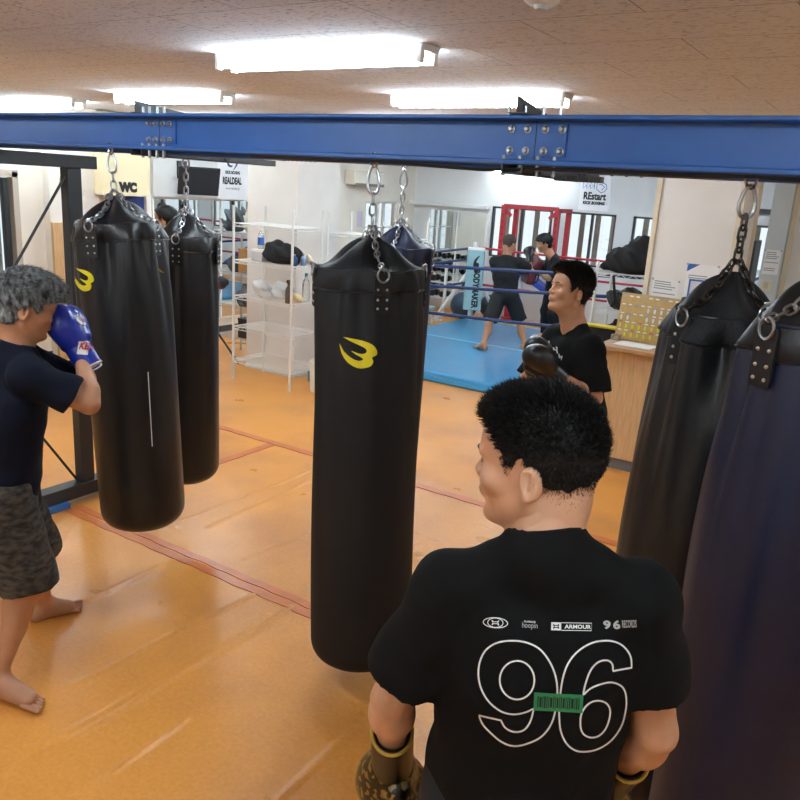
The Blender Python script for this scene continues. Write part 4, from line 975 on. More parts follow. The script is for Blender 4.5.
def densify(P, corners):
    out = []; n = len(P)
    for i in range(n):
        p0, p1, p2, p3 = (Vector(P[(i+k) % n]) for k in (-1, 0, 1, 2))
        if i in corners: p0 = p1
        if (i+1) % n in corners: p3 = p2
        for k in range(4):
            t = k/4; out.append(tuple(.5*((2*p1)+(p2-p0)*t+(2*p0-5*p1+4*p2-p3)*t*t+(3*p1-p0-3*p2+p3)*t**3)))
    return out
sixi = [(480+0, 488), (484, 455), (500, 425), (525, 405), (555, 400), (582, 410), (596, 435), (594, 470), (580, 510), (555, 538), (525, 547), (498, 538), (484, 518)]
nini = [(229+69*math.cos(t), 318+77*math.sin(t)) for t in np.linspace(0, 2*PI, 33)[:-1]]
strk = [([cr(*q) for q in densify(NINE, {0, 1, 7})], True), ([cr(*q) for q in densify(SIX, {0, 1, 25})], True), ([cr(*q) for q in densify(sixi, set())], True), ([cr(*q) for q in nini], True)]
V_, F_ = poly2(strk, 1.75); pa.decal('number_print', pa.sh, V_, F_, WPRINT, off=.0022)
def quad_px(cx, cy, w, h, ang=0, nx=8):
    c, s = math.cos(rad(ang)), math.sin(rad(ang)); V_ = []; F_ = []
    for i in range(nx+1):
        for y in (-h/2, h/2): x = -w/2+w*i/nx; V_.append((cx+x*c-y*s, cy+x*s+y*c))
    for i in range(nx): F_.append((2*i, 2*i+1, 2*i+3, 2*i+2))
    return V_, F_
V_, F_ = quad_px(558.2, 701.6, 49, 18, 3); bc = pa.decal('barcode_patch', pa.sh, V_, F_, GPRINT, off=.0030)
Vb, Fb = [], []; x = -21
for w in [1, 2, .8, 1.4, 1, .8, 2.2, 1, .8, 1.6, .8, 1, 2, .8, 1, 1.2, 2.4, .8, 1.2, 1]:
    if x > 20: break
    v_, f_ = quad_px(558.2+(x+w/2)*math.cos(rad(3)), 701.6+(x+w/2)*math.sin(rad(3)), w, 12 if w < 1.5 else 10, 3, 1); Fb += [tuple(i+len(Vb) for i in f) for f in f_]; Vb += v_; x += w+.9
pa.decal('barcode_print', pa.sh, Vb, Fb, INK, off=.0036)
def ellp(cx, cy, a, b, ang=0, n=28): return [(cx+a*math.cos(t)*math.cos(rad(ang))-b*math.sin(t)*math.sin(rad(ang)), cy+a*math.cos(t)*math.sin(rad(ang))+b*math.sin(t)*math.cos(rad(ang))) for t in np.linspace(0, 2*PI, n+1)[:-1]]
ox, oy = 495.8, 622.8
st = [(ellp(ox, oy, 12, 5, 5), True), (ellp(ox, oy, 7.5, 4.6, 5), True), ([(ox-3.5, oy-2.6), (ox-1.8, oy-1), (ox+1.8, oy-.8), (ox+3.5, oy-2)], False), ([(ox-3.5, oy+2.2), (ox-1.8, oy+.8), (ox+1.8, oy+1), (ox+3.5, oy+2.8)], False), ([(ox-3.3, oy-2), (ox-2.3, oy), (ox-3.3, oy+2)], False), ([(ox+3.3, oy-2), (ox+2.3, oy), (ox+3.3, oy+2)], False)]
V_, F_ = poly2(st, .75); pa.decal('emblem_print', pa.sh, V_, F_, WPRINT, off=.0022)
V_, F_ = text_px('hoopin', 530, 625.6, 7.6, sx=.75, ang=3, bold=.01); pa.decal('word_print', pa.sh, V_, F_, mat('grey_print', '#9a9a9a', .6), off=.0022)
V_, F_ = text_px('PLAYMAKER', 530, 622, 2.6, sx=.8, ang=3, bold=.01); pa.decal('word_print', pa.sh, V_, F_, WPRINT, off=.0022)
V_, F_ = text_px('ARMOUR', 577.3, 627, 5.4, sx=1.15, ang=1.5, bold=.03); pa.decal('word_print', pa.sh, V_, F_, WPRINT, off=.0022)
V_, F_ = poly2([([(561, 622.6), (591.3, 623.4), (591, 630.8), (561, 630.2)], True)], .7); pa.decal('word_print', pa.sh, V_, F_, WPRINT, off=.0022)
V_, F_ = quad_px(555.8, 626.2, 9.6, 8, 1.5, 2); pa.decal('emblem_print', pa.sh, V_, F_, WPRINT, off=.0022)
ox, oy = 555.8, 626.3
st = [([(ox-2.8, oy-2.2), (ox-1.4, oy-1), (ox+1.4, oy-1), (ox+2.8, oy-2.2)], False), ([(ox-2.8, oy+2.2), (ox-1.4, oy+1), (ox+1.4, oy+1), (ox+2.8, oy+2.2)], False), ([(ox-2.6, oy-1.6), (ox-1.9, oy), (ox-2.6, oy+1.6)], False), ([(ox+2.6, oy-1.6), (ox+1.9, oy), (ox+2.6, oy+1.6)], False)]
V_, F_ = poly2(st, .95); pa.decal('emblem_print', pa.sh, V_, F_, INK, off=.003)
GP = mat('light_grey_print', '#b9b9b7', .6)
for t, x, w, b in (('9', 606.2, 1.35, .04), ('6', 616, 1.3, .04)): 
    V_, F_ = text_px(t, x+.5, 625-(x-606)*.03, 11, sx=1.35, ang=-2, bold=b); pa.decal('word_print', pa.sh, V_, F_, GP, off=.0022)
V_, F_ = text_px('RECORDS', 629.3, 623.6, 10, sx=.33, ang=-2, bold=.02); pa.decal('word_print', pa.sh, V_, F_, GP, off=.0022)
for q, pl, th in (('L', (1, .2, 0), 1), ('R', (-1, .2, 0), -1)):
    g = glove(pa.e, pa.J['wr'+q], pa.J['wr'+q]-pa.J['el'+q], pl, 1.18, GOLDP, mat('black_cuff_leather', '#0c0b0a', .35), GOLD, thumb=th, cufflen=.1, cr=.042)

# man in the blue gloves
root = (-2.74, 1.60, 0)
pb = Person('grey haired man in navy t-shirt and blue gloves at the left edge', root, -22, 1.68)
JB = dict(pelvis=(-2.78, 1.55, .84), chest=(-2.75, 1.585, 1.13), neck=(-2.715, 1.60, 1.345), head=(-2.69, 1.64, 1.495), shR=(-2.585, 1.575, 1.265), shL=(-2.87, 1.72, 1.265),
     elR=(-2.47, 1.73, 1.155), wrR=(-2.60, 1.80, 1.31), elL=(-2.78, 1.93, 1.12), wrL=(-2.73, 1.90, 1.27), hipR=(-2.70, 1.51, .80), hipL=(-2.87, 1.6, .80),
     knR=(-2.66, 1.56, .42), knL=(-2.90, 1.74, .42), anR=(-2.66, 1.40, .08), anL=(-3.02, 1.83, .08), toR=(-2.46, 1.46, 0), toL=(-2.97, 1.99, 0))
for k, v in relax(pb, JB).items(): pb.J[k] = np.array(v)
pb.body(SKB, h=.005, hh=.003, headrot=(-4, -16, 0), hs=1.0, toes=True)
face_details(pb.b, pb.T, pb.R, pb.hs, BRAIDS, LIPM, BRAIDS, parent=pb.e)
hair_mesh('hair', pb.J['head'], pb.R, pb.hs, 'fringe', HAIRG, pb.e, h=.004, thick=.014, strands=16000, slen=.032, up=-.15, fwd=1.1, width=.0014, top=.002, jit=.1)
pb.shirt(TEEN, h=.006, sleeve=.72, hem=.695/pb.s, sl_r=.078, loose=.015)
pb.shorts(SHORTP, frac=1.02, r1=.115, top=.97)
for q, pl, th in (('R', (-.9, .4, 0), -1), ('L', (.8, .4, -.2), 1)):
    g = glove(pb.e, pb.J['wr'+q], np.array(pb.Mi.to_3x3() @ Vector((-.50, -.22, .8) if q == 'R' else (-.1, -.3, .9))), np.array(pb.Mi.to_3x3() @ Vector((-.7, .5, -.3))), 1.05, GLBL, GLBL, GLW, thumb=th, cufflen=.065, h=.004)
    if q == 'R':
        dg = bpy.context.evaluated_depsgraph_get()
        bvg = BVHTree.FromPolygons([pb.M @ v.co for c in [g]+list(g.children) for v in c.data.vertices],
            [tuple(i+o for i in f.vertices) for c, o in zip([g]+list(g.children), np.cumsum([0]+[len(c.data.vertices) for c in [g]+list(g.children)][:-1])) for f in c.data.polygons])
        V_, F_ = quad_px(86, 348.5, 17, 13, 6, 14); lay('label_patch', bvg, V_, F_, GLW, g, pb.Mi, .004)
        V_, F_ = text_px('KEN', 86.5, 347, 9.5, sx=.8, ang=6, bold=.04, skew=.15); lay('lettering', bvg, V_, F_, RED, g, pb.Mi, .006)
        V_, F_ = fill2(ellp(81.5, 320.5, 6.2, 4, 35), 3); lay('label_patch', bvg, V_, F_, GLW, g, pb.Mi, .003)
        V_, F_ = text_px('KEN', 81.5, 320.5, 5, sx=.7, ang=30, bold=.03); lay('lettering', bvg, V_, F_, RED, g, pb.Mi, .004)

# young man in black gloves
pc = Person('young man with black boxing gloves looking left in front of the counter', (-1.40, 3.79, 0), 147, 1.70)
JC = dict(pelvis=(-1.33, 3.83, .93), chest=(-1.37, 3.80, 1.18), neck=(-1.395, 3.785, 1.385), head=(-1.425, 3.755, 1.55), shL=(-1.265, 3.70, 1.29), shR=(-1.51, 3.86, 1.29),
     elL=(-1.20, 3.66, 1.06), wrL=(-1.345, 3.485, 1.185), elR=(-1.60, 3.75, 1.04), wrR=(-1.50, 3.57, 1.19), hipL=(-1.27, 3.78, .88), hipR=(-1.40, 3.88, .88), knL=(-1.29, 3.72, .47), knR=(-1.47, 3.87, .47), anL=(-1.24, 3.76, .08), anR=(-1.46, 3.93, .08), toL=(-1.36, 3.62, 0), toR=(-1.62, 3.83, 0))
for k, v in relax(pc, JC).items(): pc.J[k] = np.array(v)
pc.body(mat('skin_warm', '#c08a68', .5, noise=.06, nscale=25, bump=.05, bscale=300, sss=.12), h=.007, hh=.003, headrot=(-8, 12, 3), hs=1.0, toes=True)
face_details(pc.b, pc.T, pc.R, pc.hs, BRAIDS, LIPM, BRAIDS, closed=True, parent=pc.e)
hair_mesh('hair', pc.J['head'], pc.R, pc.hs, 'short', HAIRB, pc.e, h=.004, thick=.006, strands=14000, slen=.024, up=.6, fwd=.5, width=.0018, top=.004)
pc.shirt(TEEB, name='t_shirt', h=.006, sleeve=.88, hem=.80, sl_r=.088, loose=.015, vneck=.05)
pc.shorts(SHORTB, frac=.9)
for q, th in (('L', 1), ('R', -1)):
    pl = np.array(pc.Mi.to_3x3() @ Vector((-.9, .3, -.2)))
    glove(pc.e, pc.J['wr'+q], pc.J['wr'+q]-pc.J['el'+q]+np.array([0, 0, .05]), pl, 1.0, GLB, GLB, None, thumb=th, cufflen=.06)
st = [([(549.3, 341), (549.6, 344.5), (549.4, 348.5), (551.6, 347.5), (551, 345.5), (549.8, 346)], False), ([(553.5, 347.5), (554.5, 350.5), (554.8, 348), (556, 350.5)], False), ([(556.3, 347), (557.6, 347.8), (557.2, 350), (558, 353.5)], False), ([(559.5, 354), (559.8, 358), (561, 356), (561.6, 360), (562.4, 356)], False)]
V_, F_ = poly2(st, 1.0); pc.decal('chest_print', pc.sh, V_, F_, WPRINT, off=.003)

# pair in the ring
RZ = .10
pd = Person('cropped haired boxer in black seen from behind inside the ring', (-4.30, 9.12, RZ), 8, 1.60)
JD = dict(pelvis=(-4.31, 9.12, .76), chest=(-4.34, 9.12, 1.02), neck=(-4.345, 9.12, 1.235), head=(-4.345, 9.15, 1.40), shL=(-4.49, 9.07, 1.165), shR=(-4.20, 9.20, 1.18),
     hipL=(-4.38, 9.08, .74), hipR=(-4.24, 9.15, .74), knL=(-4.40, 8.90, .43), knR=(-4.12, 9.22, .43), anL=(-4.33, 8.66, .18), anR=(-4.00, 9.15, .18), toL=(-4.47, 8.72, 0), toR=(-3.98, 9.33, 0),
     elR=(-4.10, 9.38, 1.07), wrR=(-4.20, 9.52, 1.20), elL=(-4.55, 9.28, 1.0), wrL=(-4.33, 9.47, 1.05))
for k, v in relax(pd, JD).items(): pd.J[k] = np.array(v)
pd.body(SKB, h=.009, hh=.005, headrot=(-20, -8, 0), hs=1.0, toes=True)
hair_mesh('hair', pd.J['head'], pd.R, pd.hs, 'short', HAIRS, pd.e, h=.005, thick=.005)
pd.shirt(TEEG, h=.009, sleeve=.7, hem=.66, sl_r=.075); pd.shorts(SHORTB, frac=.95, r1=.105)
for q, th in (('R', -1), ('L', 1)): glove(pd.e, pd.J['wr'+q], pd.J['wr'+q]-pd.J['el'+q], (-.8, .4, 0), 1.15, GLB, GLB, None, thumb=th, h=.008)
pe = Person('coach in dark shirt and trousers holding pads for the boxer in the ring', (-4.02, 9.9, RZ), 140, 1.62)
JE = dict(pelvis=(-3.98, 9.93, .82), chest=(-3.99, 9.92, 1.04), neck=(-4.04, 9.88, 1.24), head=(-4.15, 9.80, 1.405), shL=(-3.93, 9.80, 1.16), shR=(-4.12, 10.02, 1.16),
     elL=(-3.97, 9.64, .98), wrL=(-4.12, 9.55, 1.08), elR=(-4.22, 9.87, 1.0), wrR=(-4.16, 9.66, 1.22), anL=(-3.9, 9.86, .18), anR=(-4.1, 10.05, .18), toL=(-4.03, 9.70, 0), toR=(-4.25, 9.95, 0), knL=(-3.93, 9.84, .5), knR=(-4.1, 10.0, .5), hipL=(-3.92, 9.88, .8), hipR=(-4.04, 9.98, .8))
for k, v in relax(pe, JE).items(): pe.J[k] = np.array(v)
pe.body(SKB, h=.009, hh=.005, headrot=(-12, -14, 0), hs=1.0, hands=[('L', (0, 1, 0), 1, 1.1), ('R', (0, 1, 0), -1, 1.1)])
hair_mesh('hair', pe.J['head'], pe.R, pe.hs, 'fringe', HAIRB, pe.e, h=.005, thick=.02, top=.01)
pe.shirt(TEEG, h=.009, sleeve=.95, hem=.68, sl_r=.068, collar=.056); pe.shorts(SHORTB, name='trousers', frac=1.3, r1=.085)
MAR = mat('maroon_leather', '#5a1f26', .4)
for (x, y, z), rot, lab in (((-4.15, 9.52, 1.17), (rad(20), rad(-55), 0), 'upper dark red strike pad held up by the coach'), ((-4.17, 9.44, 1.00), (rad(10), rad(-80), 0), 'lower dark red strike pad held by the coach')):
    k = empty('strike_pad', (x, y, z), 0, lab, 'strike pad', 'strike pads in the ring', rot=(rot[0], rot[1], rad(30)))
    MB().rbox((0, 0, 0), (.19, .34, .09), .05, 4, rot=(0, 0, 0)).build('pad_body', MAR, k, bevel=.02); MB().rbox((0, 0, -.05), (.17, .3, .02), .04, 4).build('back_face', GLB, k, bevel=.004)
    for s_ in (-.07, .07): MB().tube([(.07*math.cos(t), s_, -.055-.06*math.sin(t)) for t in np.linspace(0, PI, 9)], .009, 6).build('arm_strap', GLB, k)
pf = Person('dark haired person standing far behind the two left punching bags', (-5.85, 5.0, 0), 120, 1.72)
pf.body(SKB, h=.012, hh=.005, headrot=(0, 0, 0)); hair_mesh('hair', pf.J['head'], pf.R, pf.hs, 'short', HAIRB, pf.e, h=.005, thick=.018); pf.shirt(TEEB, h=.012, sleeve=.7); pf.shorts(SHORTB, frac=.9, h=.012)
# ------------------------------------------------------------ boxing ring
BMAT = mat('blue_canvas', '#3a93c4', .28, noise=.08, nscale=3, bump=.25, bscale=5, spec=.6, coat=.3)
PALEB = mat('pale_blue_pad', '#9fc6cb', .5, noise=.04, nscale=6)
rp = empty('boxing_ring_floor', (-3.6, 8.95, 0), 0, 'low blue canvas boxing ring floor', 'ring floor')
mb = MB(); mb.b2((-2.15, -1.82, 0), (2.1, 1.85, RZ)); mb.build('canvas', BMAT, rp, bevel=.03)
mb = MB(); mb.tube([(-2.15, -1.80, .02), (0, -1.81, .022), (2.1, -1.8, .02)], .045, 8).build('edge_roll', BMAT, rp, smooth=True)
MB().b2((-2.0, .05, RZ), (2.0, .11, RZ+.003)).build('canvas_seam', mat('pale_canvas_seam', '#7fbcd6', .3), rp)
WST = mat('white_steel', '#d8dcdb', .4)
posts = {'nl': (-5.8, 7.12), 'fl': (-5.62, 10.68), 'nr': (-1.62, 7.12), 'fr': (-1.62, 10.68)}
wh = {'nl': 'near left', 'fl': 'far left', 'nr': 'near right', 'fr': 'far right'}
for k, (x, y) in posts.items():
    e = empty('ring_post', (x, y, 0), 0, wh[k]+' white corner post of the boxing ring', 'ring post', 'ring corner posts')
    MB().cyl((0, 0, 0), (0, 0, 1.28), .04, 14).build('post', WST, e, smooth=True)
    sx = -1 if 'l' in k else 1; sy = -1 if 'n' in k else 1
    if k in ('fl', 'nl'): MB().box((0, 0, 0), (.001, .001, .001)).tube([(sx*.02, 0, .92), (sx*.62, 0, .03)], .035, 6).build('brace', WST, e); MB().b2((sx*.8, -.06, 0), (sx*.5, .06, .03)).build('brace_foot', WST, e)
    if k == 'fl': MB().tube([(0, sy*.02, .85), (.35, sy*.4, .03)], .03, 6).build('brace', WST, e)
# corner pad facing the camera side
cp_ = empty('corner_pad', (-5.55, 10.58, .24), rad(28), 'pale blue corner pad lettered BODYMAKER on the far left ring post', 'corner pad')
MB().rbox((0, 0, .48), (.27, .13, .90), .04, 4).build('pad', PALEB, cp_, bevel=.015); MB().rbox((0, 0, .945), (.26, .125, .05), .04, 4).build('top_cap', WPLA, cp_, bevel=.02)
flat_text('lettering', 'BODYMAKER', .125, INK, cp_, (.03, -.0655, .36), (0, 0, -1), (1, 0, 0), bold=.006, sx=.78)
V_, F_ = fill2(catmull([(-.03, .68), (.0, .62), (.045, .6), (.05, .64), (.02, .67), (.05, .69), (.05, .74), (.01, .76), (.06, .86), (-.01, .8), (-.03, .74)], 3))
me = bpy.data.meshes.new('emblem'); me.from_pydata([(x, -.0668, y) for x, y in V_], [], F_); link_mesh('emblem', me, INK, cp_)
ROPEB = mat('blue_rope_cover', '#1e3468', .45); ROPER = mat('red_rope_cover', '#b02a38', .45)
def rope(a, b, m, lab, grp, sag=.02, r=.017):
    a, b = Vector(a), Vector(b); c = (a+b)/2; P = [a-c+(b-a)*t-Vector((0, 0, 4*sag*t*(1-t))) for t in np.linspace(0, 1, 15)]
    o = MB().tube(P, r, 10).build('ring_rope', m, None, smooth=True); o.location = c; tag(o, lab, 'rope', grp); return o
for z0, z1, w in ((1.20, 1.38, 'top'), (.97, 1.20, 'middle'), (.71, .86, 'bottom')):
    rope((-5.8, 7.13, z0-.02), (-1.62, 7.13, z1), ROPEB, w+' blue rope on the near side of the ring', 'near ring ropes')
for z, w in ((1.19, 'top'), (1.03, 'second'), (.68, 'lowest')): rope((-5.82, 7.16, z-.05), (-5.66, 10.68, z), ROPEB, w+' blue rope on the left side of the ring', 'left ring ropes')
for z, w in ((1.20, 'top'), (.92, 'middle'), (.66, 'bottom')): rope((-5.58, 10.7, z), (-1.62, 10.7, z+.02), ROPER, w+' red rope on the far side of the ring', 'far ring ropes')
for z, w in ((1.20, 'top'), (.92, 'middle'), (.66, 'bottom')): rope((-1.6, 7.16, z), (-1.6, 10.66, z), ROPEB, w+' blue rope on the right side of the ring', 'right ring ropes')
# power rack behind the ring
pr = empty('power_rack', (-5.05, 11.42, 0), 0, 'red power rack frame in front of the ring windows', 'exercise rack')
for x in (-.44, .44):
    for y in (-.15, .3): MB().b2((x-.035, y-.035, 0), (x+.035, y+.035, 1.84)).build('upright', RED, pr)
    mb = MB(); [mb.box((x, -.187, .3+.1*k), (.02, .004, .02)) for k in range(15)]; mb.build('pin_holes', BLK, pr)
    MB().b2((x-.035, -.1, 1.78), (x+.035, .26, 1.84)).build('top_rail', RED, pr); MB().b2((x-.06, -.4, 0), (x+.06, .45, .06)).build('foot_rail', RED, pr)
    MB().box((x*.86, -.15, 1.74), (.17, .03, .05), (0, rad(40 if x < 0 else -40), 0)).build('gusset', RED, pr)
MB().b2((-.44, -.18, 1.80), (.44, -.12, 1.86)).build('cross_beam', RED, pr); MB().b2((-.44, .27, .9), (.44, .33, .96)).build('cross_beam', RED, pr)
MB().cyl((.38, -.24, .95), (.38, -.24, 1.5), .02).b2((.36, -.2, .95), (.46, -.1, 1.1)).build('pull_handle', BLK, pr)
# incline bench, ball, dumbbell rack
ib = empty('incline_bench', (-4.55, 10.98, 0), rad(3), 'blue padded incline bench behind the ring ropes', 'bench')
BLP = mat('blue_vinyl', '#2f4fb4', .35)
MB().box((.1, 0, .62), (.95, .26, .08), (0, rad(28), 0)).build('back_pad', BLP, ib, bevel=.02); MB().cyl((-.42, -.2, .86), (-.42, .2, .86), .05, 14).build('roller_pad', BLP, ib, smooth=True)
MB().cyl((-.42, 0, .84), (-.3, 0, .03), .025).cyl((.4, 0, .42), (.45, 0, .03), .025).b2((-.45, -.03, .02), (.6, .03, .07)).b2((-.5, -.2, 0), (-.4, .2, .04)).b2((.5, -.2, 0), (.6, .2, .04)).build('bench_frame', WST, ib)
eb = MB().lathe([(.22*math.sin(t), .22-.22*math.cos(t)) for t in np.linspace(.02, PI-.02, 18)], 24).build('exercise_ball', mat('dark_blue_rubber', '#27465f', .4), None, smooth=True); eb.location = (-6.02, 11.2, 0); tag(eb, 'dark blue exercise ball on the floor beside the corner pad', 'ball')
eb = MB().lathe([(.19*math.sin(t), .19-.19*math.cos(t)) for t in np.linspace(.02, PI-.02, 18)], 24).build('exercise_ball', mat('dark_grey_rubber', '#2f3a42', .4), None, smooth=True); eb.location = (-5.80, 11.72, 0); tag(eb, 'dark grey exercise ball behind the corner pad, right of the blue one', 'ball')
dr = empty('dumbbell_rack', (-6.95, 11.3, 0), 0, 'white steel dumbbell rack in the far corner by the mirror', 'rack')
for x in (-.6, .6): MB().b2((x-.02, -.2, 0), (x+.02, -.16, .85)).b2((x-.02, .16, 0), (x+.02, .2, .85)).b2((x-.02, -.3, 0), (x+.02, .3, .04)).build('side_frame', WST, dr)
for z in (.3, .55, .8): MB().b2((-.6, -.18, z-.015), (.6, .18, z+.0)).build('shelf', WST, dr)
for z in (.3, .55, .8):
    for k in range(6):
        x = -.5+.2*k; o = MB().lathe([(0, -.12), (.045, -.12), (.05, -.1), (.05, -.05), (.014, -.045), (.014, .045), (.05, .05), (.05, .1), (.045, .12), (0, .12)], 10, (0, 0, 0), (PI/2, 0, 0)).build('dumbbell', BLK, None, smooth=True)
        o.location = (-6.95+x, 11.3, z+.05); tag(o, 'black dumbbell on the %s shelf of the white rack' % {.3: 'lowest', .55: 'middle', .8: 'top'}[z], 'dumbbell', 'dumbbells on the %s shelf' % {.3: 'lowest', .55: 'middle', .8: 'top'}[z])
sb = empty('step_bench', (-6.35, 10.0, 0), 0, 'low pale blue step beside the left ropes of the ring', 'step')
MB().b2((-.3, -.35, .22), (.3, .35, .28)).build('top', PALEB, sb, bevel=.01)
for x in (-.24, .24):
    for y in (-.3, .3): MB().b2((x-.025, y-.025, 0), (x+.025, y+.025, .22)).build('leg', WST, sb)
# ------------------------------------------------------------ wire shelving
def wire_rack(name, label, x0, x1, y0, y1, h, levels, m=WIRE, group=None):
    e = empty(name, ((x0+x1)/2, (y0+y1)/2, 0), 0, label, 'shelf', group); W, D = (x1-x0)/2, (y1-y0)/2
    for sx in (-1, 1):
        for sy in (-1, 1):
            p = MB().cyl((sx*W, sy*D, .01), (sx*W, sy*D, h), .0125, 10)
            for k in range(int(h/.05)): p.lathe([(.0126, -.002), (.0138, 0), (.0126, .002)], 8, (sx*W, sy*D, .03+.05*k))
            o = p.build('post', m, e, smooth=True); MB().lathe([(0, 0), (.016, 0), (.016, .012), (0, .012)], 10, (sx*W, sy*D, 0)).build('foot', m, o)
    for z in levels:
        s = MB()
        for sy in (-1, 1):
            s.cyl((-W, sy*D, z), (W, sy*D, z), .004, 6).cyl((-W, sy*D, z-.03), (W, sy*D, z-.03), .004, 6); n = int(2*W/.05)
            s.tube([(-W+2*W*i/n, sy*D, z-(.03 if i % 2 else 0)) for i in range(n+1)], .0025, 4)
        for sx in (-1, 1): s.cyl((sx*W, -D, z), (sx*W, D, z), .004, 6).cyl((sx*W, -D, z-.03), (sx*W, D, z-.03), .004, 6)
        n = int(2*W/.026)
        for i in range(1, n): s.cyl((-W+2*W*i/n, -D, z+.001), (-W+2*W*i/n, D, z+.001), .0019, 4)
        for y in (-.33, .33): s.cyl((-W, y*D, z-.004), (W, y*D, z-.004), .003, 4)
        s.build('shelf', m, e)
    return e
LV = [.21, .55, .86, 1.215, 1.57]
wire_rack('wire_shelf', 'white wire shelf unit standing in front of the cream pillar', -5.66, -4.90, 5.66, 6.10, 1.74, LV, group='white wire shelf units')
wire_rack('wire_shelf', 'white wire shelf unit standing behind the right end of the pillar shelf', -5.16, -4.2, 6.52, 6.92, 1.72, [.25, .8, 1.2, 1.51], group='white wire shelf units')
wire_rack('wire_shelf', 'grey wire shelf unit left of the cream pillar holding bags and clothes', -6.62, -6.02, 6.3, 6.75, 1.75, [.25, .62, .98, 1.42], m=mat('grey_wire', '#a9adab', .4, metal=.4))
# things on the shelves
def blob(name, c, r, m, label, cat, seed=0, lum=.18, h=.012, group=None, flat=None, extra=()):
    rs = np.random.default_rng(seed); r = np.array(r, float); R_ = max(r)*1.5+.05
    F = Field([-R_]*3, [R_]*3, h); F.ell((0, 0, 0), r, None, .02)
    for c2, r2 in extra: F.ell(c2, r2, None, .03)
    a = rs.uniform(18, 50, 6); p = rs.uniform(0, 6, 6); s = min(r)*lum*1.7
    F.warp(lambda X, Y, Z: s*(np.sin(X*a[0]+Z*a[1]+p[0])*np.sin(Y*a[2]+p[1])+.8*np.sin(Z*a[3]+X*a[4]+p[2])*np.cos(Y*a[5]+p[3])))
    zl = -r[2]*.8; F.clip((0, 0, zl), (0, 0, -1)); V, Q = F.mesh(); V = V-np.array([0, 0, zl]); o = arr_mesh(name, V, Q, m, None, 1); o.location = c
    return tag(o, label, cat, group)
def bottle(loc, h, r, m, label, capm=BLUEINK, lab=None, spray=False, rz=0):
    e = empty('spray_bottle' if spray else 'bottle', loc, rz, label, 'bottle')
    MB().lathe([(0, 0), (r*.9, 0), (r, .01), (r, h*.62), (r*.8, h*.72), (r*.38, h*.82), (r*.38, h*.9), (0, h*.9)], 20).build('bottle_body', m, e, smooth=True)
    MB().lathe([(0, h*.88), (r*.42, h*.88), (r*.42, h), (0, h)], 14).build('bottle_cap', capm, e, smooth=True)
    if lab: MB().lathe([(r*1.01, h*.2), (r*1.01, h*.55)], 20).build('bottle_label', lab, e, smooth=True)
    if spray: MB().b2((-.012, -r*1.1, h*.98), (.012, r*.5, h*1.12)).tube([(0, -r*.5, h), (0, -r*.9, h*.9)], .006, 6).build('trigger', BLK, e)
    return e
def crate(name, lo, hi, m, label, cat, lid=None):
    lo, hi = Vector(lo), Vector(hi); c = (lo+hi)/2; c.z = lo.z; e = empty(name, c, 0, label, cat); a, b = lo-c, hi-c
    MB().b2(a, b).build('box_body', m, e, bevel=.005)
    MB().b2((a.x-.002, a.y-.002, b.z-.02), (b.x+.002, b.y+.002, b.z+.002)).build('lid', lid or m, e, bevel=.002); return e
S3 = 1.22
crate('small_box', (-5.50, 5.74, S3), (-5.36, 5.88, S3+.11), mat('grey_white_box', '#c9cbcb', .5), 'grey white cardboard box on the second wire shelf beside the black bag', 'box', PAPER)
bottle((-5.44, 5.81, S3+.114), .2, .032, CLEARP, 'clear bottle with a blue label standing on the grey white box', WPLA, mat('blue_label', '#3a68b4', .5))
blob('sports_bag', (-5.18, 5.84, S3), (.22, .13, .10), BLKC, 'slumped black bag on the second wire shelf from the top', 'bag', 3, .14, extra=(((-.08, 0, .06), (.08, .07, .07)), ((.1, 0, .03), (.08, .08, .06))))
for i, (x, m) in enumerate(((-4.93, '#d8cdb2'), )): blob('cloth_bundle', (-4.98, 5.98, S3+.002), (.05, .05, .05), mat('cream_cloth', m, .8), 'small cream cloth behind the shelf post next to the black bag', 'cloth', 9)
for i, (x, c, w) in enumerate(((-4.955, '#31507e', 'dark blue'), (-4.94, '#7fa0c0', 'pale blue'))): bottle((x, 5.76+.11*i, S3), .11, .028, mat('can_%d' % i, c, .35, metal=.4), w+' small can at the right end of the second wire shelf', STEEL)
S2 = .865
blob('plastic_bag', (-5.42, 5.82, S2), (.10, .09, .09), CLEARF, 'crumpled white plastic bag on the middle wire shelf', 'plastic bag', 5, .12, extra=(((-.05, 0, .04), (.05, .05, .07)),))
blob('plastic_bag', (-5.22, 5.9, S2), (.10, .09, .085), CLEARF, 'clear plastic bag left of the spray bottle on the middle shelf', 'plastic bag', 6, .12)
bottle((-4.97, 5.70, S2), .2, .033, mat('brown_bottle', '#5b4c40', .2), 'brown spray bottle at the front of the middle wire shelf', BLK, spray=True, rz=.4)
bottle((-4.99, 5.98, S2), .27, .038, CLEARP, 'tall clear plastic bottle with teal cap on the middle wire shelf', mat('teal_cap', '#3a8aa0', .4))
blob('cloth_bundle', (-4.98, 5.83, S2+.002), (.075, .06, .04), mat('pale_yellow_cloth', '#dccba0', .85), 'pale yellow cloth on the middle wire shelf right of the spray bottle', 'cloth', 8)
crate('storage_box', (-5.06, 6.10+.03, 0), (-4.93, 6.34, .11), mat('teal_box', '#5f93a4', .4), 'small teal box on the floor behind the shelf leg', 'box')
e = empty('waste_bin', (-4.72, 5.92, 0), 0, 'white round waste bin on the floor beside the wire shelf', 'waste bin')
MB().lathe([(0, 0), (.095, 0), (.1, .02), (.112, .30), (.1, .30), (.09, .02), (0, .015)], 26).build('bin_body', WPLA, e, smooth=True); MB().tube([(.11*math.cos(t), .11*math.sin(t), .30) for t in np.linspace(0, 2*PI, 25)[:-1]], .006, 6, closed=True).build('rim', WPLA, e, smooth=True)
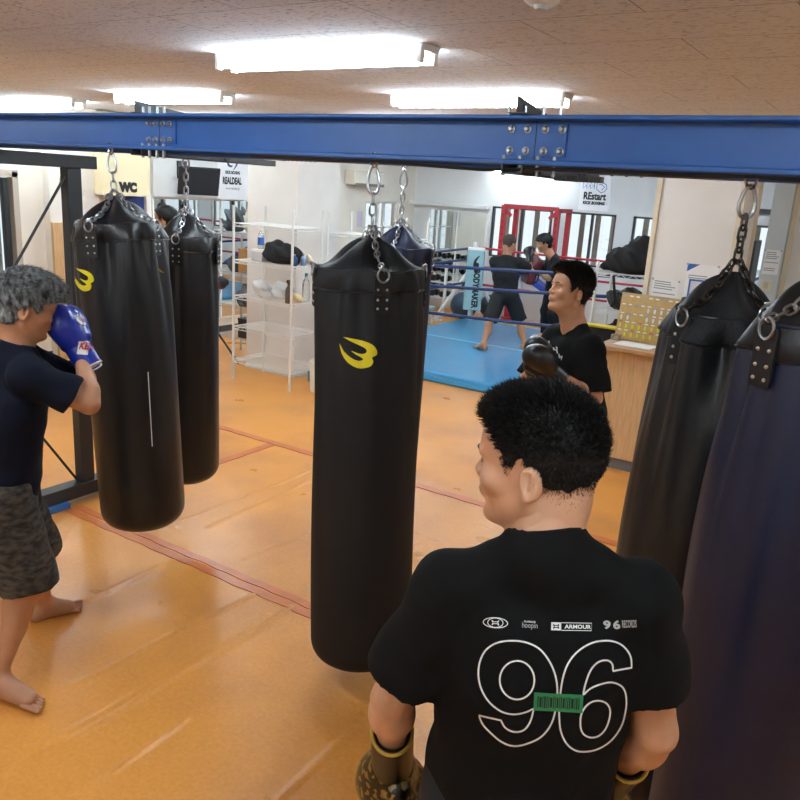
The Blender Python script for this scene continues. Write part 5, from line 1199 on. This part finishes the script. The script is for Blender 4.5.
sh = empty('sports_shoe', (-5.02, 6.66, .80), rad(70), 'black and white sports shoe on the rear wire shelf', 'shoe')
mb = Field((-.08, -.16, -.02), (.08, .17, .13), .006); mb.cap((0, -.09, .035), (0, .10, .028), .036, .034, .02); mb.ell((0, -.07, .06), (.036, .055, .05), None, .02); mb.clip((0, 0, 0), (0, 0, -1)); V, Q = mb.mesh(); arr_mesh('shoe_upper', V, Q, BLKC, sh, 1); MB().rbox((0, .005, .008), (.085, .27, .02), .035, 5).build('sole', WPLA, sh); MB().box((0, .03, .062), (.05, .07, .006), (rad(-18), 0, 0)).build('laces', WPLA, sh)
blob('gym_bag', (-5.03, 6.62, .255), (.09, .12, .17), mat('dark_red_cloth', '#7c2230', .8), 'dark red and white bag on the lowest rear wire shelf', 'bag', 11)
blob('towel', (-5.08, 6.62, 1.205), (.07, .08, .04), mat('sky_blue_cloth', '#5aa0d0', .85), 'bright blue towel on the rear wire shelf', 'towel', 12)
crate('storage_box', (-4.80, 6.55, .80+.002), (-4.5, 6.85, 1.05), mat('charcoal_box', '#33383b', .5), 'dark grey storage box on the rear wire shelf', 'box')
# behind the left bags
blob('tote_bag', (-6.10, 6.42, 1.422), (.12, .10, .17), mat('beige_canvas', '#b8a98c', .85), 'beige tote bag on the grey wire shelf left of the pillar', 'bag', 13, .1)
blob('jacket', (-6.40, 6.42, 1.422), (.12, .10, .14), mat('dark_grey_jacket', '#3c4247', .8), 'dark grey jacket piled on the top of the grey wire shelf', 'jacket', 14, .2)
blob('jacket', (-6.34, 6.45, .982), (.16, .12, .10), mat('charcoal_jacket', '#2d3034', .8), 'black jacket folded on the second grey wire shelf', 'jacket', 15, .2)
blob('gym_bag', (-6.12, 6.38, .622), (.13, .12, .12), mat('grey_pile_cloth', '#7c7f80', .8, col2='#2c2b2b', nscale=9), 'grey and black bag pile on the third grey wire shelf', 'bag', 16, .2)
crate('cardboard_box', (-6.25, 6.32, .99), (-6.04, 6.6, 1.25), mat('cardboard', '#a87c4a', .8), 'brown cardboard box on the grey wire shelf', 'box')
crate('equipment_case', (-6.25, 6.32, .26), (-6.03, 6.6, .48), BLK, 'black equipment case on the lowest grey wire shelf', 'case')
fn = empty('floor_fan', (-6.12, 5.86, 0), rad(-15), 'red bladed floor fan on a black tripod left of the wire shelf', 'fan')
MB().cyl((0, 0, .25), (0, 0, .95), .014).build('pole', BLKM, fn)
for a in (0, 120, 240): MB().tube([(0, 0, .42), (.28*math.cos(rad(a-30)), .28*math.sin(rad(a-30)), .02)], .012, 6).build('leg', BLKM, fn)
g = MB()
for r_ in (.06, .12, .17, .2): g.tube([(r_*math.cos(t), -.05+(.2-r_)*-.2, .92+r_*math.sin(t)) for t in np.linspace(0, 2*PI, 25)[:-1]], .003, 4, closed=True)
for k in range(20): t = 2*PI*k/20; g.cyl((.03*math.cos(t), -.09, .92+.03*math.sin(t)), (.2*math.cos(t), -.05, .92+.2*math.sin(t)), .0018, 4)
g.build('guard', BLKM, fn); MB().lathe([(0, -.03), (.06, -.03), (.07, .06), (.03, .12), (0, .12)], 16, (0, .02, .92), (-PI/2, 0, 0)).build('motor', BLKM, fn, smooth=True)
for k in range(5):
    t = 2*PI*k/5; MB().box((.1*math.cos(t), -.04, .92+.1*math.sin(t)), (.14, .006, .1), Euler((rad(20), -t, 0)).to_matrix()).build('blade', mat('red_blade', '#a8322c', .35, alpha=.8), fn)
cr_ = [(-6.3+.5*t+.05*math.sin(9*t), 5.7-.1*t+.12*math.sin(5*t), .01) for t in np.linspace(0, 1, 30)]
c_ = MB().tube([Vector(q)-Vector((-6.05, 5.7, 0)) for q in cr_], .006, 6).build('power_cable', BLK, None, smooth=True); c_.location = (-6.05, 5.7, 0); tag(c_, 'black cable lying on the floor by the fan tripod', 'cable')

# ------------------------------------------------------------ reception counter
ct = empty('reception_counter', (-.35, 5.88, 0), 0, 'pale wood reception counter behind the young man in black gloves', 'counter')
MB().b2((-1.50, -.14, .09), (1.6, .20, .93)).build('front_panel', WOOD, ct, bevel=.003); MB().b2((-1.48, -.12, 0), (1.6, .18, .09)).build('kick_base', mat('grey_kick_base', '#6c7175', .5), ct); MB().b2((-1.545, -.23, .93), (1.65, .24, .96)).build('counter_top', WOODT, ct, bevel=.004)
kb = empty('key_board', (-1.655, 6.05, .962), 0, 'tan peg board of numbered key tags leaning on the counter', 'key board', rot=(rad(-8), 0, rad(-3)))
MB().b2((-.235, -.008, 0), (.235, .008, .36)).build('board', TAN, kb, bevel=.002)
LBL = mat('tag_label_blue', '#8fa6c4', .6); LBR = mat('tag_label_red', '#c8604f', .6)
cols = [-.205+.0505*i for i in range(9)]
for j, z in enumerate((.335, .27, .20, .135, .07)):
    for i, x in enumerate(cols):
        MB().b2((x-.014, -.0105, z-.004), (x+.014, -.0085, z+.006)).build('hook_label', PAPER if (i+j) % 3 else (LBL if j < 3 else LBR), kb); MB().cyl((x, -.008, z-.008), (x, -.022, z-.006), .0015, 5).build('hook', STEEL, kb)
KM = kb.matrix_basis if False else Matrix.Translation(Vector((-1.655, 6.05, .962))) @ Euler((rad(-8), 0, rad(-3))).to_matrix().to_4x4()
KW = mat('white_tag', '#dfe0de', .35); KY = mat('yellow_tag', '#d8d32a', .35)
proto = {}
def keytag(col, x, z, lab, grp):
    if col not in proto:
        o = MB().prism([(.0095*math.cos(t)*(1 if math.sin(t) > 0 else .9), .019*math.sin(t)) for t in np.linspace(0, 2*PI, 15)[:-1]], .005, (0, 0, -.02), (PI/2, 0, 0)).build('key_tag', {'white': KW, 'yellow': KY}[col], None, smooth=True); r_ = MB().tube([(.004*math.cos(t), 0, .003+.005*math.sin(t)) for t in np.linspace(0, 2*PI, 9)[:-1]], .0008, 4, closed=True).build('key_ring', STEEL, o); proto[col] = (o, r_); q = o
    else:
        o, r_ = proto[col]; q = o.copy(); COL.objects.link(q); c = r_.copy(); COL.objects.link(c); c.parent = q
    q.matrix_basis = KM @ Matrix.Translation((x, -.018, z-.010)); tag(q, lab, 'key tag', grp)
for row, z, ids, col in (('second', .27, (7,), 'white'), ('third', .20+.015, (), 'white'), ('second', .27-.0, (4, 5, 6, 8), 'white'), ('third', .20, (0, 1, 4, 5, 6, 8), 'white'), ('fourth', .135, (0, 1, 2, 3, 4, 5, 6, 7), 'yellow'), ('fifth', .07, (1, 2, 3, 4, 5), 'yellow')):
    for i in ids: keytag(col, cols[i], z, '%s key tag hanging in the %s row of the tan key board' % (col, row), '%s key tags in the %s row' % (col, row))
p_ = MB().b2((-.14, -.10, 0), (.14, .10, .002)).build('paper_sheet', PAPER); p_.location = (-1.66, 5.86, .962); p_.rotation_euler.z = rad(-4); tag(p_, 'white paper sheet on the counter below the key board, the left one', 'paper')
p_ = MB().b2((-.12, -.10, 0), (.12, .10, .002)).build('paper_sheet', PAPER); p_.location = (-1.36, 5.85, .962); p_.rotation_euler.z = rad(-3); tag(p_, 'white paper sheet on the counter below the key board, the right one', 'paper')
e = empty('clear_box', (-1.855, 5.98, .962), rad(-5), 'small clear plastic box at the left end of the counter', 'box'); MB().b2((-.03, -.03, 0), (.03, .03, .035)).build('box_body', CLEARP, e); MB().b2((-.031, -.031, .035), (.031, .031, .04)).build('lid', CLEARP, e)
# notices on the pillar
def notice(name, x0, x1, z0, z1, y, label, header=None, frame=False, tilt=0):
    e = empty(name, ((x0+x1)/2, y, (z0+z1)/2), 0, label, 'notice', rot=(0, rad(tilt), 0)); W, H_ = (x1-x0)/2, (z1-z0)/2
    MB().b2((-W, -.002, -H_), (W, 0, H_)).build('sheet', PAPER, e)
    G_ = mat('grey_text_line', '#8d8f94', .7); mb = MB(); rs = random.Random(len(label))
    zz = H_*.8 if not frame else H_*.55
    while zz > (-H_*.8 if not frame else H_*.2):
        if rs.random() > .2: mb.b2((-W*.85, -.0028, zz-.004), (W*(.3+.55*rs.random()), -.0022, zz+.003))
        zz -= .018
    mb.build('printed_lines', G_, e)
    if header: V_ = [(-W, -.003, H_), (-W+.09, -.003, H_), (-W, -.003, H_-.06)]; me = bpy.data.meshes.new('blue_corner'); me.from_pydata(V_, [], [(0, 1, 2)]); link_mesh('blue_corner', me, header, e)
    if frame:
        mb = MB(); a = .085; c = (-.0, -H_*.32)
        for q in ((-a, -a, a, -a+.014), (-a, a-.014, a, a), (-a, -a, -a+.014, a), (a-.014, -a, a, a)): mb.b2((c[0]+q[0], -.004, c[1]+q[1]), (c[0]+q[2], -.0022, c[1]+q[3]))
        mb.build('blue_frame', mat('frame_blue', '#2f63b0', .5), e); MB().b2((c[0]-a+.014, -.003, c[1]-a+.014), (c[0]+a-.014, -.0022, c[1]+a-.014)).build('inner_panel', mat('pale_grey_panel', '#cfd2d8', .6), e)
    for sx in (-1, 1): MB().b2((sx*W-.008, -.004, H_-.012), (sx*W+.008, -.001, H_+.004)).build('clear_tape', CLEARF, e)
    return e
notice('wall_notice', -1.70, -1.50, 1.27, 1.44, 6.219, 'small white text notice on the pillar just above the key board', tilt=1)
notice('wall_notice', -1.455, -1.23, 1.28, 1.58, 6.219, 'white notice with blue square frame on the pillar', header=mat('header_blue', '#2f63b0', .5), frame=True)
notice('wall_notice', -1.185, -1.05, 1.44, 1.66, 7.898, 'sheet of small print taped to the grey strip beyond the pillar')
e = empty('light_switch', (-1.13, 7.9, 1.34), 0, 'beige double light switch on the grey strip beyond the pillar', 'switch'); MB().b2((-.045, -.008, -.05), (.045, 0, .05)).build('switch_plate', mat('beige_plastic2', '#d9d0b4', .5), e, bevel=.002); MB().b2((-.02, -.013, -.03), (.02, -.006, .03)).build('rocker', mat('beige_rocker', '#c5bb9c', .5), e)
# shelf behind the counter, with a big black bag
wire_rack('wire_shelf', 'white wire shelf with a large black bag, behind the reception counter', -2.27, -1.80, 6.56, 6.96, 1.50, [.45, .85, 1.10, 1.41], group='white wire shelf units')
blob('equipment_bag', (-2.03, 6.70, 1.413), (.22, .15, .13), BLKC, 'large black bag on the top shelf behind the counter', 'bag', 21, .05, extra=(((.08, 0, .10), (.12, .11, .12)), ((-.2, 0, -.06), (.06, .05, .03))))
blob('sports_bag', (-2.0, 6.68, 1.103), (.20, .14, .10), mat('black_nylon', '#17181b', .5), 'black bag with pale strap on the shelf below the large black bag', 'bag', 22, .15)
e = MB().tube([(0, 0, 0), (.02, -.02, -.08), (.04, 0, -.2), (.01, .01, -.26)], .012, 6).build('hanging_strap', BLKC, None, smooth=True); e.location = (-2.10, 6.49, 1.40); tag(e, 'black strap hanging from the top shelf behind the counter', 'strap')
ch = empty('padded_chair', (-2.10, 6.24, 0), rad(4), 'black chair with a yellow edged back behind the counter', 'chair')
MB().rbox((0, .08, .42), (.40, .26, .07), .06, 4).build('seat', BLKC, ch, bevel=.015)
R_ = Euler((PI/2, 0, 0)).to_matrix(); MB().rbox((0, .2, .75), (.48, .46, .05), .12, 6, rot=R_).build('backrest', BLKC, ch, bevel=.01)
pts = []
for q, (sx, sy) in enumerate(((1, 1), (-1, 1), (-1, -1), (1, -1))):
    for k in range(7): a = PI/2*(q+k/6); pts.append((sx*(.24-.12)+.12*math.cos(a), .17, .75+sy*(.23-.12)+.12*math.sin(a)))
MB().tube(pts, .018, 8, closed=True).build('yellow_edge', mat('yellow_vinyl', '#cfc233', .4), ch, smooth=True)
for x in (-.19, .19):
    for y in (-.02, .19): MB().cyl((x, y, 0), (x, y, .39), .014, 8).build('leg', BLKM, ch)
blob('gym_bag', (-1.95, 6.66, .853), (.20, .15, .09), BLKC, 'black bag on the third shelf behind the counter', 'bag', 23, .15)
blob('gym_bag', (-2.02, 6.70, .453), (.2, .15, .13), mat('black_brown_bag', '#1a1817', .6), 'black bag on the lowest shelf behind the counter', 'bag', 24, .15)
# shelf and rack seen beyond the pillar
e = empty('storage_rack', (-1.55, 9.6-1.3, 0), 0, 'dark metal rack seen between the pillar and the grey strip', 'rack')
for x in (-.22, .22): MB().b2((x-.015, -.15, 0), (x+.015, .15, 1.72)).build('side_frame', BLKM, e)
for z in (.5, .9, 1.2, 1.42, 1.55): MB().b2((-.22, -.15, z), (.22, .15, z+.015)).build('shelf', DKSTEEL, e)
